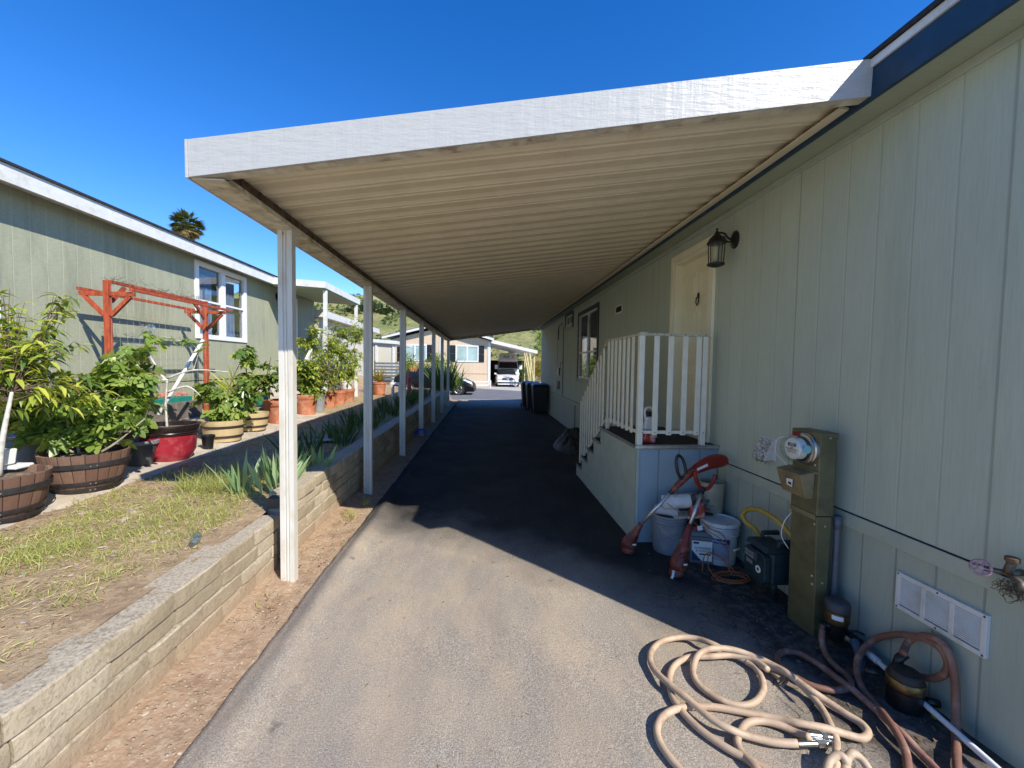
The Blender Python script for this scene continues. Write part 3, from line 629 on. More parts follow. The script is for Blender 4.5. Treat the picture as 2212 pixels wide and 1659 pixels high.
# porch awning, deck and rail of the left house
aw = thing('porch_awning', 'small white flat awning over the sage green house entry porch', 'awning', (-4.9, 12.7, 1.6))
b = MB(); b.hexa([(-5.54, 11.25, 3.73), (-4.22, 11.25, 3.66), (-4.22, 14.3, 3.66), (-5.54, 14.3, 3.73)], [(-5.54, 11.25, 3.90), (-4.22, 11.25, 3.83), (-4.22, 14.3, 3.83), (-5.54, 14.3, 3.90)]); b.build('roof_edge', m_white, aw)
b = MB(); b.hexa([(-5.6, 11.3, 3.70), (-4.27, 11.3, 3.635), (-4.27, 14.25, 3.635), (-5.6, 14.25, 3.70)], [(-5.6, 11.3, 3.729), (-4.27, 11.3, 3.659), (-4.27, 14.25, 3.659), (-5.6, 14.25, 3.729)]); b.build('soffit', m_soffit, aw)
for yy in (11.45, 14.1): b = MB(); b.box(-4.34, -4.25, yy-.045, yy+.045, .5, 3.634); b.build('post', m_white, aw, bevel=.005)
pd = thing('entry_porch', 'green-sided entry porch deck with white picket railing on the left', 'porch', (-5, 12.7, .6))
b = MB(); b.box(XL+.02, -4.45, 11.6, 14.2, .4, 1.6); b.build('base', m_green, pd)
b = MB()
b.box(XL+.05, -4.45, 10.6, 10.9, .4, .85); b.box(XL+.05, -4.45, 10.9, 11.2, .4, 1.1); b.box(XL+.05, -4.45, 11.2, 11.599, .4, 1.35); b.build('step', m_conc, pd)
b = MB(); b.box(-4.50, -4.44, 11.55, 14.2, 2.52, 2.57); b.box(-4.49, -4.45, 11.6, 14.2, 1.68, 1.72); b.hexa([(-4.5, 10.6, 1.7), (-4.44, 10.6, 1.7), (-4.44, 11.55, 2.52), (-4.5, 11.55, 2.52)], [(-4.5, 10.6, 1.75), (-4.44, 10.6, 1.75), (-4.44, 11.55, 2.57), (-4.5, 11.55, 2.57)]); b.build('hand_rail', m_white, pd)
for i in range(19):
    y = 11.6+.14*i; b = MB(); b.box(-4.49, -4.455, y, y+.04, 1.6, 2.519); b.build('picket', m_white, pd)
for i in range(6):
    y = 10.65+.15*i; b = MB(); b.box(-4.49, -4.455, y, y+.04, .7, 1.74+(y-10.6)*.86); b.build('picket', m_white, pd)
# ---------------------------------------------------------------- pergola with its net
m_red = surf('red_stained_wood', (.46, .085, .03), .6, var=.3, vs=20, bs=60, stretch=(1, 1, .3))
pg = thing('garden_pergola', 'red stained wooden T-shaped trellis frame against the sage green house', 'trellis', (-5.3, 7.3, .9))
PXc = -5.22; Ya, Yb = 6.1, 8.1
def beam(mb, a, b_, w_=.038, h_=.058):
    a, b_ = Vector(a), Vector(b_); d = (b_-a).normalized(); s_ = d.cross(Vector((0, 0, 1)))
    s_ = s_.normalized() if s_.length > .01 else Vector((1, 0, 0)); u = s_.cross(d)
    q = [a+s_*sx*w_/2+u*su*h_/2 for sx, su in ((-1, -1), (1, -1), (1, 1), (-1, 1))]
    mb.prism(q, b_-a)
for y, zt in ((Ya, 2.78), (Yb, 2.80)):
    b = MB(); b.box(PXc-.033, PXc+.033, y-.033, y+.033, .55, zt); b.build('post', m_red, pg, bevel=.004)
    b = MB(); beam(b, (-5.58, y, 2.60), (-4.86, y, 2.60)); b.build('cross_arm', m_red, pg, bevel=.003)
    for sx in (-1, 1): b = MB(); beam(b, (PXc+sx*.045, y, 2.30), (PXc+sx*.30, y, 2.565), .04, .05); b.build('brace', m_red, pg, bevel=.002)
    b = MB(); beam(b, (PXc, y+(.05 if y == Ya else -.05), 2.5), (PXc, y+(.28 if y == Ya else -.28), 2.73), .04, .05); b.build('brace', m_red, pg, bevel=.002)
for x, z in ((-5.56, 2.66), (-4.88, 2.66), (PXc, 2.775)):
    b = MB(); beam(b, (x, Ya-(.0 if x == PXc else .05), z), (x, Yb+(.0 if x == PXc else .22), z), .038, .042); b.build('rail', m_red, pg, bevel=.003)
b = MB()
for i in range(17): y = Ya+.12*i; b.tube([(PXc+.05, y, 2.7), (PXc+.04, y+.02*math.sin(i), 1.8), (PXc+.06, y, .95)], .0011, 3, False)
for i in range(14): z = 1.0+.12*i; b.tube([(PXc+.05, Ya, z), (PXc+.05, (Ya+Yb)/2, z-.03), (PXc+.05, Yb, z)], .0011, 3, False)
kind(b.build('net', surf('net_cord', (.5, .52, .42), .8), pg), 'stuff')
b = MB(); r = random.Random(4)
for i in range(120):
    t = r.random(); p = Vector((PXc+r.uniform(-.05, .05), lerp(Ya, Yb, t), 2.80+r.uniform(-.02, .03))); q_ = [p]
    for k in range(4): q_.append(q_[-1]+Vector((r.uniform(-.05, .05), r.uniform(-.06, .06), r.uniform(-.05, .04))))
    b.tube(q_, .0016, 3, False)
kind(b.build('dry_vine', surf('dry_vine', (.10, .07, .04), .9), pg), 'stuff')
# ---------------------------------------------------------------- plants
def frm(d, up=Vector((0, 0, 1)), roll=0):
    d = d.normalized(); s_ = d.cross(up); s_ = s_.normalized() if s_.length > 1e-3 else Vector((1, 0, 0)); u = s_.cross(d)
    c, s = math.cos(roll), math.sin(roll); return s_*c+u*s, u*c-s_*s
def leaf(mb, p, d, L, Wd, droop=.5, roll=0, fold=.25, seg=3):
    d = d.normalized(); s_, u = frm(d, roll=roll); pts = []; q = Vector(p); dd = d.copy(); o = len(mb.v)
    ws = {2: (.0, 1, 0), 3: (.12, 1, .7, 0), 4: (.12, .8, 1, .6, 0)}[seg]
    for i in range(seg+1):
        w_ = Wd*ws[i]/2; f_ = u*w_*fold
        mb.v += [q-s_*w_+f_, q.copy(), q+s_*w_+f_]
        dd = (dd+Vector((0, 0, -droop/seg))).normalized(); u = s_.cross(dd); q = q+dd*(L/seg)
    for i in range(seg):
        a = o+3*i; mb.f += [[a, a+1, a+4, a+3], [a+1, a+2, a+5, a+4]]
FIG = [(0, 0), (.10, .16), (.02, .42), (.22, .40), (.30, .22), (.38, .24), (.45, .52), (.62, .56), (.60, .30), (.66, .17), (.80, .26), (1.0, .08), (1.04, 0)]
def figleaf(mb, p, d, L, droop=.4, roll=0):
    d = d.normalized(); s_, u = frm(d, roll=roll); o = len(mb.v); P0 = Vector(p)
    def pt(t, w_): return P0+d*(t*L)+s_*(w_*L)+Vector((0, 0, -droop*L*(t*t*.5+w_*w_*.5)))+u*(abs(w_)*.14*L)
    mid = [pt(t, 0) for t, w_ in FIG]; rt = [pt(t, w_) for t, w_ in FIG]; lf = [pt(t, -w_) for t, w_ in FIG]
    k = len(FIG); mb.v += mid+rt+lf
    for i in range(k-1): mb.f += [[o+i, o+k+i, o+k+i+1, o+i+1], [o+i, o+i+1, o+2*k+i+1, o+2*k+i]]
L_lance = leafmat('lance_leaf', (.28, .38, .05), (.62, .64, .12), .45, .32)
L_fig = leafmat('fig_leaf', (.08, .16, .03), (.24, .34, .07), .35, .3)
L_figb = leafmat('light_fig_leaf', (.18, .28, .05), (.38, .46, .11), .4, .3)
L_bush = leafmat('bush_leaf', (.08, .15, .03), (.22, .30, .06), .4, .35)
L_yel = leafmat('yellowing_leaf', (.16, .20, .03), (.45, .32, .05), .4)
L_peach = leafmat('peach_leaf', (.16, .24, .05), (.34, .42, .11), .45, .35)
L_iris = leafmat('iris_blade', (.20, .33, .15), (.38, .50, .28), .4, .45, False)
L_irisd = leafmat('dark_iris_blade', (.04, .08, .025), (.08, .14, .04), .3, .45, False)  # iris green darkened for the shaded row: shade put into the colour
L_grass = leafmat('grass_blade', (.26, .33, .08), (.55, .54, .20), .45)
L_dry = leafmat('dry_blade', (.45, .38, .20), (.62, .54, .32), .3)
m_stem = surf('green_stem', (.16, .15, .07), .8, var=.3, vs=20)
m_bark = surf('whitewashed_bark', (.60, .58, .52), .85, var=.25, vs=18, bs=60)
m_barkg = surf('grey_bark', (.36, .32, .26), .85, var=.3, vs=18, bs=60)
m_bark2 = surf('brown_bark', (.13, .09, .06), .9, var=.3, vs=18, bs=60)
def plant(name, label, cat, root, trunk, blobs, leafkind, lm, L, Wd=.03, tm=None, tr=.012, group=None, seed=1, nleaf=9, droop=.6, tw=.0026, lm2=None, extra=None):
    """trunk: list of polylines (dx,dy,dz from root); blobs: (centre, radius, twigs)"""
    t = thing(name, label, cat, root, group); rt = Vector(root); r = random.Random(seed)
    tb = MB(); tips = []
    for line in trunk:
        pts = smooth_path([rt+Vector(p) for p in line], 4); n_ = len(pts)
        tb.tube(pts, [lerp(tr, tr*.4, i/(n_-1)) for i in range(n_)], 8); tips += pts[n_//3:]
    sb = tb if sum(q[2] for q in blobs) <= 6 else MB(); lb = MB(); lb2 = MB()
    for (c, rad, nt) in blobs:
        c = rt+Vector(c)
        for i in range(nt):
            v = Vector((r.gauss(0, 1), r.gauss(0, 1), r.gauss(0, 1))).normalized()*(r.random()**.45)
            end = c+Vector((v.x*rad[0], v.y*rad[1], v.z*rad[2])) if hasattr(rad, '__len__') else c+v*rad
            near = min(tips, key=lambda q: (q-end).length+r.random()*.05)
            mid = (near+end)/2+Vector((r.uniform(-.03, .03), r.uniform(-.03, .03), r.uniform(0, .05)))
            pts = smooth_path([near, mid, end], 4); sb.tube(pts, [lerp(tw*1.6, tw*.6, k/(len(pts)-1)) for k in range(len(pts))], 4, False)
            for k in range(nleaf):
                q = pts[min(len(pts)-1, int(len(pts)*(.35+.65*(k+1)/nleaf)))]; a = r.uniform(0, 6.28)
                d = (end-near).normalized()*.5+Vector((math.cos(a), math.sin(a), r.uniform(-.9, .25) if leafkind == 'fig' else r.uniform(-.6, .5)))
                tgt = lb2 if (lm2 and r.random() < .4) else lb
                l_ = L*r.uniform(.6, 1.15)
                if leafkind == 'fig': figleaf(tgt, q+Vector((r.uniform(-.02, .02),)*3), d, l_, r.uniform(.2, .9)*droop, r.uniform(-1.1, 1.1))
                else: leaf(tgt, q, d, l_, Wd*r.uniform(.8, 1.2), droop*r.uniform(.6, 1.6), r.uniform(-.5, .5), .3, 3)
    tb.build('trunk', tm or m_stem, t, smooth=True)
    if sum(q[2] for q in blobs) > 6: sb.build('twigs', m_bark2 if tm is m_bark else m_stem, t)
    lb.build('leaves', lm, t, smooth=True)
    if lm2: lb2.build('pale_leaves', lm2, t, smooth=True)
    return t
def G(x, y): return garden(x, y)
# tubs
m_oak = None
def staves():
    m, N, L, b = newmat('barrel_staves')
    tc = N.new('ShaderNodeTexCoord'); sp = N.new('ShaderNodeSeparateXYZ'); L.new(tc.outputs['Object'], sp.inputs[0])
    an = math_(N, L, 'ARCTAN2', sp.outputs[1], sp.outputs[0]); k = math_(N, L, 'MULTIPLY', an, 22/6.2832); fr = math_(N, L, 'FRACT', k); fl = math_(N, L, 'FLOOR', k)
    wn = N.new('ShaderNodeTexWhiteNoise'); wn.noise_dimensions = '1D'; L.new(fl, wn.inputs['W'])
    c = ramp(N, L, wn.outputs['Value'], [(0, (.12, .062, .042)), (.5, (.20, .115, .078)), (1, (.27, .165, .115))])
    gr = nz(N, L, 60, 4, .6, stretch=(1, 1, .08)); c = mix(N, L, math_(N, L, 'MULTIPLY', ramp(N, L, gr, [(.4, 0), (.7, 1)]), .45), c, (.08, .045, .03))
    d = math_(N, L, 'ABSOLUTE', math_(N, L, 'SUBTRACT', fr, .5)); gp = ramp(N, L, d, [(.455, 0), (.49, 1)])
    c = mix(N, L, gp, c, (.015, .01, .008)); L.new(c, b.inputs['Base Color']); b.inputs['Roughness'].default_value = .8
    bump(N, L, b, math_(N, L, 'SUBTRACT', 1, gp), .6, .006, bump(N, L, b, gr, .4, .004)); return m
m_oak = staves(); m_hoop = surf('hoop_iron', (.045, .042, .045), .55, metal=.3, var=.3, vs=25)
m_potsoil = surf('potting_soil', (.20, .14, .09), .95, var=.4, vs=30, bs=60, dirt=(.40, .33, .2), dirts=12)
m_resin = surf('beige_resin', (.56, .43, .23), .5, var=.1, vs=8, bs=60, stretch=(1, 1, .3)); m_bandd = surf('brown_band', (.05, .033, .025), .5)
m_terra = surf('terracotta', (.46, .155, .07), .75, var=.15, vs=9, bs=60, dirt=(.55, .30, .20), dirts=6)
m_redpot = surf('red_glazed_plastic', (.36, .022, .04), .38, var=.15, vs=5, dirt=(.42, .09, .09), dirts=8); m_dkrim = surf('brown_black_rim', (.022, .014, .013), .25)
m_dgrey = surf('dark_grey_plastic', (.075, .08, .085), .45, var=.2, vs=8); m_lgrey = surf('faded_grey_plastic', (.25, .27, .28), .55, var=.15, vs=5)
m_teal = surf('teal_plastic', (.01, .25, .19), .4); m_blue = surf('blue_glaze', (.03, .06, .18), .3); m_wht = surf('white_plastic', (.78, .78, .76), .4, var=.05)
def soil(t, x, y, z, r): 
    q = MB(); k = 10
    q.lathe([(r, z), (r*.7, z+.008), (r*.35, z+.016), (.001, z+.012)], (x, y, 0), 24, cap0=False); return q.build('soil', m_potsoil, t, smooth=True)
def barrel(x, y, rt, rb, h, label, z=None):
    z = G(x, y)-.02 if z is None else z; t = thing('barrel_planter', label, 'planter', (x, y, z), 'half barrel planters')
    q = MB(); q.lathe([(rb, 0), (lerp(rb, rt, .35)+.012, h*.33), (lerp(rb, rt, .7)+.012, h*.68), (rt, h), (rt-.025, h), (rt-.03, h-.05)], (x, y, z), 44, cap1=False); q.build('staves', m_oak, t, smooth='auto')
    for zc, hh in ((.10, .035), (.26, .035), (.68, .045)):
        ra = lerp(rb, rt, zc)+.014+.012*math.sin(zc*3); q = MB(); q.lathe([(ra, zc*h), (ra+.004, zc*h+.004), (ra+.008+.0*hh, zc*h+hh), (ra+.004, zc*h+hh+.002)], (x, y, z), 44, cap0=False, cap1=False); hp = q.build('hoop', m_hoop, t, smooth='auto')
        q = MB()
        for k in (-.75, -.62): q.lathe([(.009, 0), (.006, .005)], (x+(ra+.01)*math.cos(k), y+(ra+.01)*math.sin(k), z+zc*h+hh/2), 8, Matrix.Rotation(k, 4, 'Z') @ Matrix.Rotation(R_(90), 4, 'Y'))
        q.build('rivet', m_chrome, hp)
    soil(t, x, y, z+h-.05, rt-.028); return z+h-.04
def pot(kind_, x, y, rt, rb, h, label, group=None, mat=None, fill=True, z=None):
    z = G(x, y)-.01 if z is None else z
    if kind_ == 'resin':
        t = thing('barrel_planter', label, 'planter', (x, y, z), group); q = MB(); q.lathe([(rb, 0), (lerp(rb, rt, .5)+.015, h*.5), (rt, h), (rt-.02, h), (rt-.03, h-.05)], (x, y, z), 40, cap1=False); q.build('tub', m_resin, t, smooth='auto')
        for zc in (.05, .30, .70):
            ra = lerp(rb, rt, zc)+.017*math.sin(zc*3.14)+.001; q = MB(); q.lathe([(ra, zc*h), (ra+.008, zc*h+.003), (ra+.012, zc*h+.03), (ra+.006, zc*h+.034)], (x, y, z), 40, cap0=False, cap1=False); q.build('band', m_bandd, t, smooth='auto')
    elif kind_ == 'terra':
        t = thing('terracotta_pot', label, 'pot', (x, y, z), group); q = MB(); q.lathe([(rb, 0), (lerp(rb, rt, .74), h*.76), (rt-.008, h*.77), (rt, h*.79), (rt+.006, h*.98), (rt, h), (rt-.022, h), (rt-.03, h-.05)], (x, y, z), 36, cap1=False); q.build('pot', mat or m_terra, t, smooth='auto')
    elif kind_ == 'bowl':
        t = thing('glazed_pot', label, 'pot', (x, y, z), group); q = MB(); q.lathe([(rb*.92, 0), (rb, .01), (lerp(rb, rt, .45)+.02, h*.3), (rt-.02, h*.72), (rt-.01, h*.74)], (x, y, z), 40); q.build('pot', m_redpot, t, smooth='auto')
        q = MB(); q.lathe([(rt-.01, h*.742), (rt+.002, h*.76), (rt-.006, h*.78), (rt+.006, h*.80), (rt, h*.825), (rt+.006, h*.86), (rt+.015, h*.96), (rt+.012, h), (rt-.02, h), (rt-.03, h-.08)], (x, y, z), 40, cap0=False, cap1=False); q.build('rim', m_dkrim, t, smooth='auto')
    else:
        t = thing('plastic_pot', label, 'pot', (x, y, z), group); q = MB(); q.lathe([(rb, 0), (lerp(rb, rt, .85), h*.86)], (x, y, z), 28); q.build('pot', mat or m_dgrey, t, smooth='auto')
        q = MB(); q.lathe([(rt-.006, h*.865), (rt+.008, h*.87), (rt+.01, h*.985), (rt+.004, h), (rt-.012, h), (rt-.02, h-.05)], (x, y, z), 28, cap0=False, cap1=False); q.build('rim', m_lgrey if mat is None else mat, t, smooth='auto')
    if fill: soil(t, x, y, z+h-.055, rt-.026)
    return z+h-.045
gp_ = 'pots lined up along the concrete strip'
# concrete strip the tubs stand on
b = MB(); vs = []; fs = []; yy = frange(.0, 9.8, .3)
for y in yy:
    xo = -3.35-.03*y+.03*fbm(3, y, 2); xi = xo-.95; vs += [(xi, y, garden(xi, y)-.01), (xi+.2, y, garden(xi+.2, y)+.014), (xo-.04, y, garden(xo, y)+.018), (xo, y, garden(xo, y)-.02)]
for j in range(len(yy)-1):
    for i in range(3): q = j*4+i; fs.append((q, q+1, q+5, q+4))
b.add(vs, fs); kind(b.build('garden_path', surf('dusty_concrete', (.50, .44, .36), .95, var=.2, vs=4, bs=70, dirt=(.36, .27, .18), dirts=3), smooth=True), 'structure')
barrel(-3.70, 3.32, .31, .22, .37, 'dark stained half barrel at the left edge holding a whitewashed tree')
barrel(-3.71, 4.07, .315, .205, .38, 'dark stained half barrel with iron hoops holding the broad-leaved fig')
pot('pl', -3.86, 4.86, .165, .10, .31, 'empty dark grey plastic pot between the barrel and the red pot', fill=False)
pot('bowl', -3.80, 5.20, .30, .20, .45, 'red round pot with black ringed rim')
pot('pl', -3.72, 5.78, .075, .055, .22, 'small black nursery pot squeezed beside the red pot', mat=m_black)
pot('resin', -3.86, 6.35, .275, .20, .36, 'beige resin barrel with brown bands nearest the red pot', 'beige banded tubs')
pot('resin', -3.95, 7.25, .26, .19, .34, 'second beige banded tub, right of the larger one', 'beige banded tubs')
pot('terra', -3.90, 8.15, .30, .22, .47, 'large terracotta coloured pot partly behind the front carport post', gp_)
pot('terra', -3.98, 9.45, .25, .19, .46, 'terracotta pot under the dense green bush', gp_)
pot('pl', -4.02, 10.25, .16, .13, .42, 'slim grey nursery pot between terracotta pots', mat=m_lgrey)
pot('terra', -4.05, 10.95, .22, .165, .42, 'terracotta pot left of two more, rim in sun', gp_)
pot('terra', -4.06, 11.75, .205, .155, .40, 'middle one of three terracotta pots below the peach trees', gp_)
pot('terra', -4.10, 12.65, .20, .155, .38, 'rightmost terracotta pot below the white tub', gp_)
zt = pot('pl', -4.15, 12.7, .19, .15, .24, 'white plastic tub sitting on a terracotta pot', mat=m_wht, z=G(-4.1, 12.65)+.37)
b = MB(); b.box(-4.95, -4.35, 11.2, 12.9, .86, 1.02); tag(b.build('storage_box', m_wht, bevel=.02, loc=(-4.6, 12, .86)), 'long white plastic box behind the terracotta pots', 'box')
pot('pl', -4.47, 8.0, .15, .10, .24, 'teal plastic bowl pot nearest the house window', mat=m_teal, z=.80)
pot('pl', -4.47, 8.6, .15, .11, .24, 'teal plastic pot farther behind the first teal pot', mat=m_teal, z=.83)
b = MB(); b.box(-4.75, -4.3, 6.6, 9.0, .4, .79); tag(b.build('planter_bench', surf('grey_block', (.30, .27, .23), .95, var=.2, bs=40), bevel=.01, loc=(-4.6, 7.8, .5)), 'low grey block bench behind the beige tubs', 'bench')
pot('pl', -4.55, 4.2, .36, .27, .38, 'large faded grey oval tub behind the barrels', mat=m_lgrey)
pot('pl', -4.52, 5.0, .22, .15, .34, 'blue glazed pot hidden behind the fig barrel', mat=m_blue)
b = MB(); b.hexa([(-3.95, 3.40, .84), (-3.78, 3.40, .84), (-3.78, 3.56, .84), (-3.95, 3.56, .84)], [(-4.02, 3.34, .96), (-3.78, 3.34, .96), (-3.78, 3.58, .96), (-4.02, 3.58, .96)]); b.box(-3.98, -3.72, 3.50, 3.64, .80, .83)
tag(b.build('plastic_funnel', m_wht, bevel=.01, loc=(-3.86, 3.5, .82)), 'white plastic funnel tray on the leftmost barrel', 'tray')
# seed trays
b = MB()
for k in range(6): b.box(-5.0+.0*k, -4.75, 5.6+.24*k, 5.82+.24*k, 1.05, 1.12)
trs = thing('seed_tray_row', 'row of teal seedling trays with pink flowers behind the red pot', 'tray', (-4.87, 6.3, .8)); b.build('tray', m_teal, trs, bevel=.004)
b = MB(); b.box(-5.1, -4.65, 5.5, 7.1, .75, 1.049); b.build('stand', surf('old_wood', (.22, .19, .16), .9, var=.3, vs=10), trs)
b = MB(); r = random.Random(3)
for k in range(110): p = Vector((r.uniform(-4.98, -4.77), r.uniform(5.6, 7.0), 1.13+r.random()*.05)); b.lathe([(.012, 0), (.018, .012), (.002, .02)], p, 5)
kind(b.build('flowers', surf('pink_petal', (.7, .12, .22), .6, col2=(.7, .2, .05), vs=8), trs), 'stuff')
# --- the trees and shrubs in the tubs
zb = G(-3.9, 3.2)+.33
plant('long_leaved_tree', 'tall tree with drooping yellow-green leaves in the leftmost barrel', 'tree', (-3.64, 3.36, zb),
      [[(-.06, .0, -.02), (-.04, .02, .25), (.0, .06, .62)]],
      [((-.50, .45, 1.18), (.32, .3, .26), 22), ((-.10, .30, .96), (.36, .30, .26), 40), ((-.45, .3, .72), (.5, .4, .3), 30), ((.12, .4, .62), (.36, .3, .24), 18), ((-.6, .8, .9), (.4, .3, .3), 16), ((-.14, .6, 1.36), (.22, .2, .10), 12), ((-.5, .5, 1.42), (.16, .2, .12), 6)],
      'lance', L_lance, .145, .032, tm=m_bark, tr=.026, seed=11, nleaf=9, droop=1.1, lm2=L_bush)
zb = G(-3.7, 4.05)+.30
plant('fig_tree', 'bushy dark fig with broad lobed leaves in the second barrel', 'tree', (-3.71, 4.07, zb),
      [[(-.05, 0, 0), (-.12, .02, .2), (-.3, .1, .45)], [(.02, .03, 0), (.1, .1, .3), (.2, .2, .7)], [(.05, -.02, 0), (.25, 0, .12), (.45, .1, .35)], [(-.1, 0, .05), (-.4, .0, .12), (-.7, .05, .4)]],
      [((-.35, .1, .40), (.46, .3, .26), 28), ((.0, .15, .60), (.36, .3, .30), 32), ((.17, .10, .32), (.22, .2, .16), 12), ((-.35, .3, .25), (.4, .25, .2), 18), ((.06, .50, .80), (.30, .3, .26), 18), ((.22, .3, .55), (.2, .2, .25), 10), ((-.15, -.05, .2), (.3, .12, .08), 8)],
      'fig', L_fig, .145, tm=m_barkg, tr=.014, seed=5, nleaf=8, droop=1.2, lm2=L_figb)
zb = G(-3.85, 5.25)+.36
plant('bare_fig', 'white-limbed young fig with few leaves in the red pot', 'tree', (-3.85, 5.25, zb),
      [[(0, 0, 0), (-.01, 0, .3), (.0, .02, .62)], [(.0, .02, .56), (-.15, .06, .75), (-.28, .1, .95), (-.3, .12, 1.12)], [(.0, .02, .45), (.2, .06, .52), (.33, .1, .40)], [(0, .02, .60), (-.12, 0, .58), (-.25, .05, .50)], [(.0, .02, .62), (.25, .1, .72), (.6, .2, .70)]],
      [((-.28, .12, 1.15), .07, 2), ((.05, .2, 1.08), .05, 2), ((.2, .3, 1.05), .05, 1)], 'fig', L_figb, .16, tm=m_bark, tr=.015, seed=8, nleaf=3, droop=1.2)
b = MB(); b.tube([(-4.1, 5.45, 1.0), (-3.98, 5.7, 1.5), (-3.87, 5.95, 1.98)], .022, 8); tag(b.build('white_stake', m_wht, loc=(-4.1, 5.45, 1.0), smooth=True), 'white pole leaning behind the red pot', 'stake')
b = MB(); r = random.Random(2); q = Vector((-4.13, 5.35, 2.08))
b.grid([-.09+.02*i for i in range(10)], [-.07+.02*i for i in range(8)], lambda x, y: .02*fbm(x, y, 14)); b.v = [q+Vector((v.x*1.0, v.z, v.y*.9-.3*abs(v.x))) for v in b.v]
tag(b.build('plastic_bag', glassmat('clear_plastic_film', (.8, .85, .86), .45), loc=tuple(q), smooth=True), 'clear plastic bag hanging on a branch tip', 'bag')
zb = G(-3.86, 6.35)+.30
plant('fig_tree', 'fig with large light green leaves in the first beige tub', 'tree', (-3.86, 6.35, zb), [[(0, 0, 0), (.02, 0, .3), (.1, .1, .7), (.2, .2, 1.0)], [(0, 0, 0), (-.2, .1, .2), (-.3, .1, .45)]],
      [((.22, .2, .98), (.14, .14, .16), 6), ((-.05, .1, .30), (.34, .2, .2), 18), ((-.32, .2, .45), (.2, .2, .25), 11), ((.30, .2, .45), (.22, .2, .22), 10), ((.05, 0, .12), (.25, .15, .12), 10)], 'fig', L_figb, .145, tm=m_stem, tr=.012, seed=15, nleaf=6, droop=1.3, lm2=L_fig)
zb = G(-3.95, 7.25)+.28
plant('citrus_shrub', 'leggy citrus shrub with upright twigs in the second beige tub', 'shrub', (-3.95, 7.25, zb), [[(0, 0, 0), (-.02, 0, .4), (-.08, 0, .8), (-.05, 0, 1.1)], [(0, 0, .3), (.2, .05, .6), (.28, .1, 1.0)]],
      [((-.1, .05, .55), (.34, .25, .22), 26), ((.22, .1, .62), (.22, .2, .25), 18), ((-.08, .0, 1.0), (.22, .15, .2), 10), ((.05, -.15, .04), (.16, .1, .05), 5)], 'lance', L_bush, .13, .065, tm=m_bark2, tr=.012, seed=21, nleaf=11, droop=.4)
zb = G(-3.9, 8.15)+.42
plant('citrus_shrub', 'small glossy shrub in the large terracotta pot by the front post', 'shrub', (-3.90, 8.15, zb), [[(0, 0, 0), (.0, 0, .3), (.05, 0, .6)]], [((0, 0, .45), (.35, .3, .35), 40)], 'lance', L_bush, .11, .05, tm=m_bark2, tr=.012, seed=22, nleaf=8, droop=.4)
zb = G(-4, 9.45)+.40
plant('leafy_bush', 'dense bright green bush with serrated leaves right of the front post', 'shrub', (-3.98, 9.45, zb), [[(0, 0, 0), (0, 0, .3), (.1, 0, .6)]], [((-.05, 0, .45), (.40, .35, .42), 70), ((.25, -.05, .15), (.25, .2, .2), 16)], 'lance', L_bush, .15, .06, seed=31, nleaf=12, droop=.6, lm2=L_lance)
plant('yellowing_shrub', 'yellow and orange tinted shrub beside the dense green bush', 'shrub', (-4.02, 10.4, zb), [[(0, 0, 0), (0, 0, .3), (.05, 0, .6)]], [((.05, .1, .35), (.38, .35, .42), 60)], 'lance', L_yel, .12, .04, seed=32, nleaf=12, droop=.6, lm2=L_bush)
for i, (x, y, lab, bl) in enumerate([(-4.05, 10.95, 'peach tree with arching leafy arms nearest the green house', [((-.55, .1, 1.30), (.5, .3, .28), 40), ((-.3, .0, 1.65), (.28, .25, .25), 18), ((.05, .1, 1.15), (.4, .3, .35), 34), ((-.15, 0, .9), (.4, .3, .2), 20)]),
        (-4.06, 11.75, 'upright peach tree in the middle terracotta pot', [((.05, .1, 1.5), (.42, .3, .45), 60), ((.1, .1, .9), (.3, .3, .4), 40), ((0, 0, .4), (.25, .25, .25), 22)]),
        (-4.12, 12.65, 'slender peach tree rightmost of the potted trees', [((.25, .1, 1.75), (.3, .3, .45), 44), ((.15, .1, .8), (.28, .3, .55), 50), ((0, 0, .35), (.3, .3, .2), 20)])]):
    plant('peach_tree', lab, 'tree', (x, y, G(x, y)+.36), [[(0, 0, 0), (.02, 0, .5), (.0, .05, 1.2)], [(0, 0, .4), (-.25 if i == 0 else .1, 0, .9), (-.5 if i == 0 else .25, .05, 1.4)]], bl, 'lance', L_peach, .15, .036, tm=m_bark2, tr=.02, seed=40+i, nleaf=12, droop=.8, lm2=L_lance)
# strap leaved clumps
def clump(name, label, x, y, n_, L, Wd, spread, mat, group=None, seed=1, z=None, droop=.25, fan=None):
    r = random.Random(seed); mb = MB(); z = G(x, y)-.01 if z is None else z
    for i in range(n_):
        a = r.uniform(0, 6.28); rr = r.random()*spread*.45
        p = Vector((x+rr*math.cos(a), y+rr*math.sin(a), z)); ti = r.uniform(.05, .55)*(1 if spread < .5 else 1.2)
        if fan: a = fan+r.choice((0, math.pi))+r.uniform(-.4, .4)
        d = Vector((math.cos(a)*ti, math.sin(a)*ti, 1)); leaf(mb, p, d, L*r.uniform(.6, 1.1), Wd*r.uniform(.8, 1.1), droop*r.uniform(.3, 2.2), r.uniform(-1.5, 1.5), .12, 4)
    return tag(mb.build(name, mat, loc=(x, y, z), smooth=True), label, 'plant', group)
clump('iris_plant', 'broad grey-green iris fan just left of the front post base', -1.95, 4.0, 20, .46, .05, .30, L_iris, seed=1)
clump('iris_plant', 'sunlit iris clump between front post and the wall cap', -1.98, 4.35, 22, .50, .055, .30, L_iris, seed=2)
clump('iris_plant', 'pale blue-green iris clump right of the front post', -1.86, 4.72, 18, .34, .045, .26, L_iris, seed=3, droop=.5)
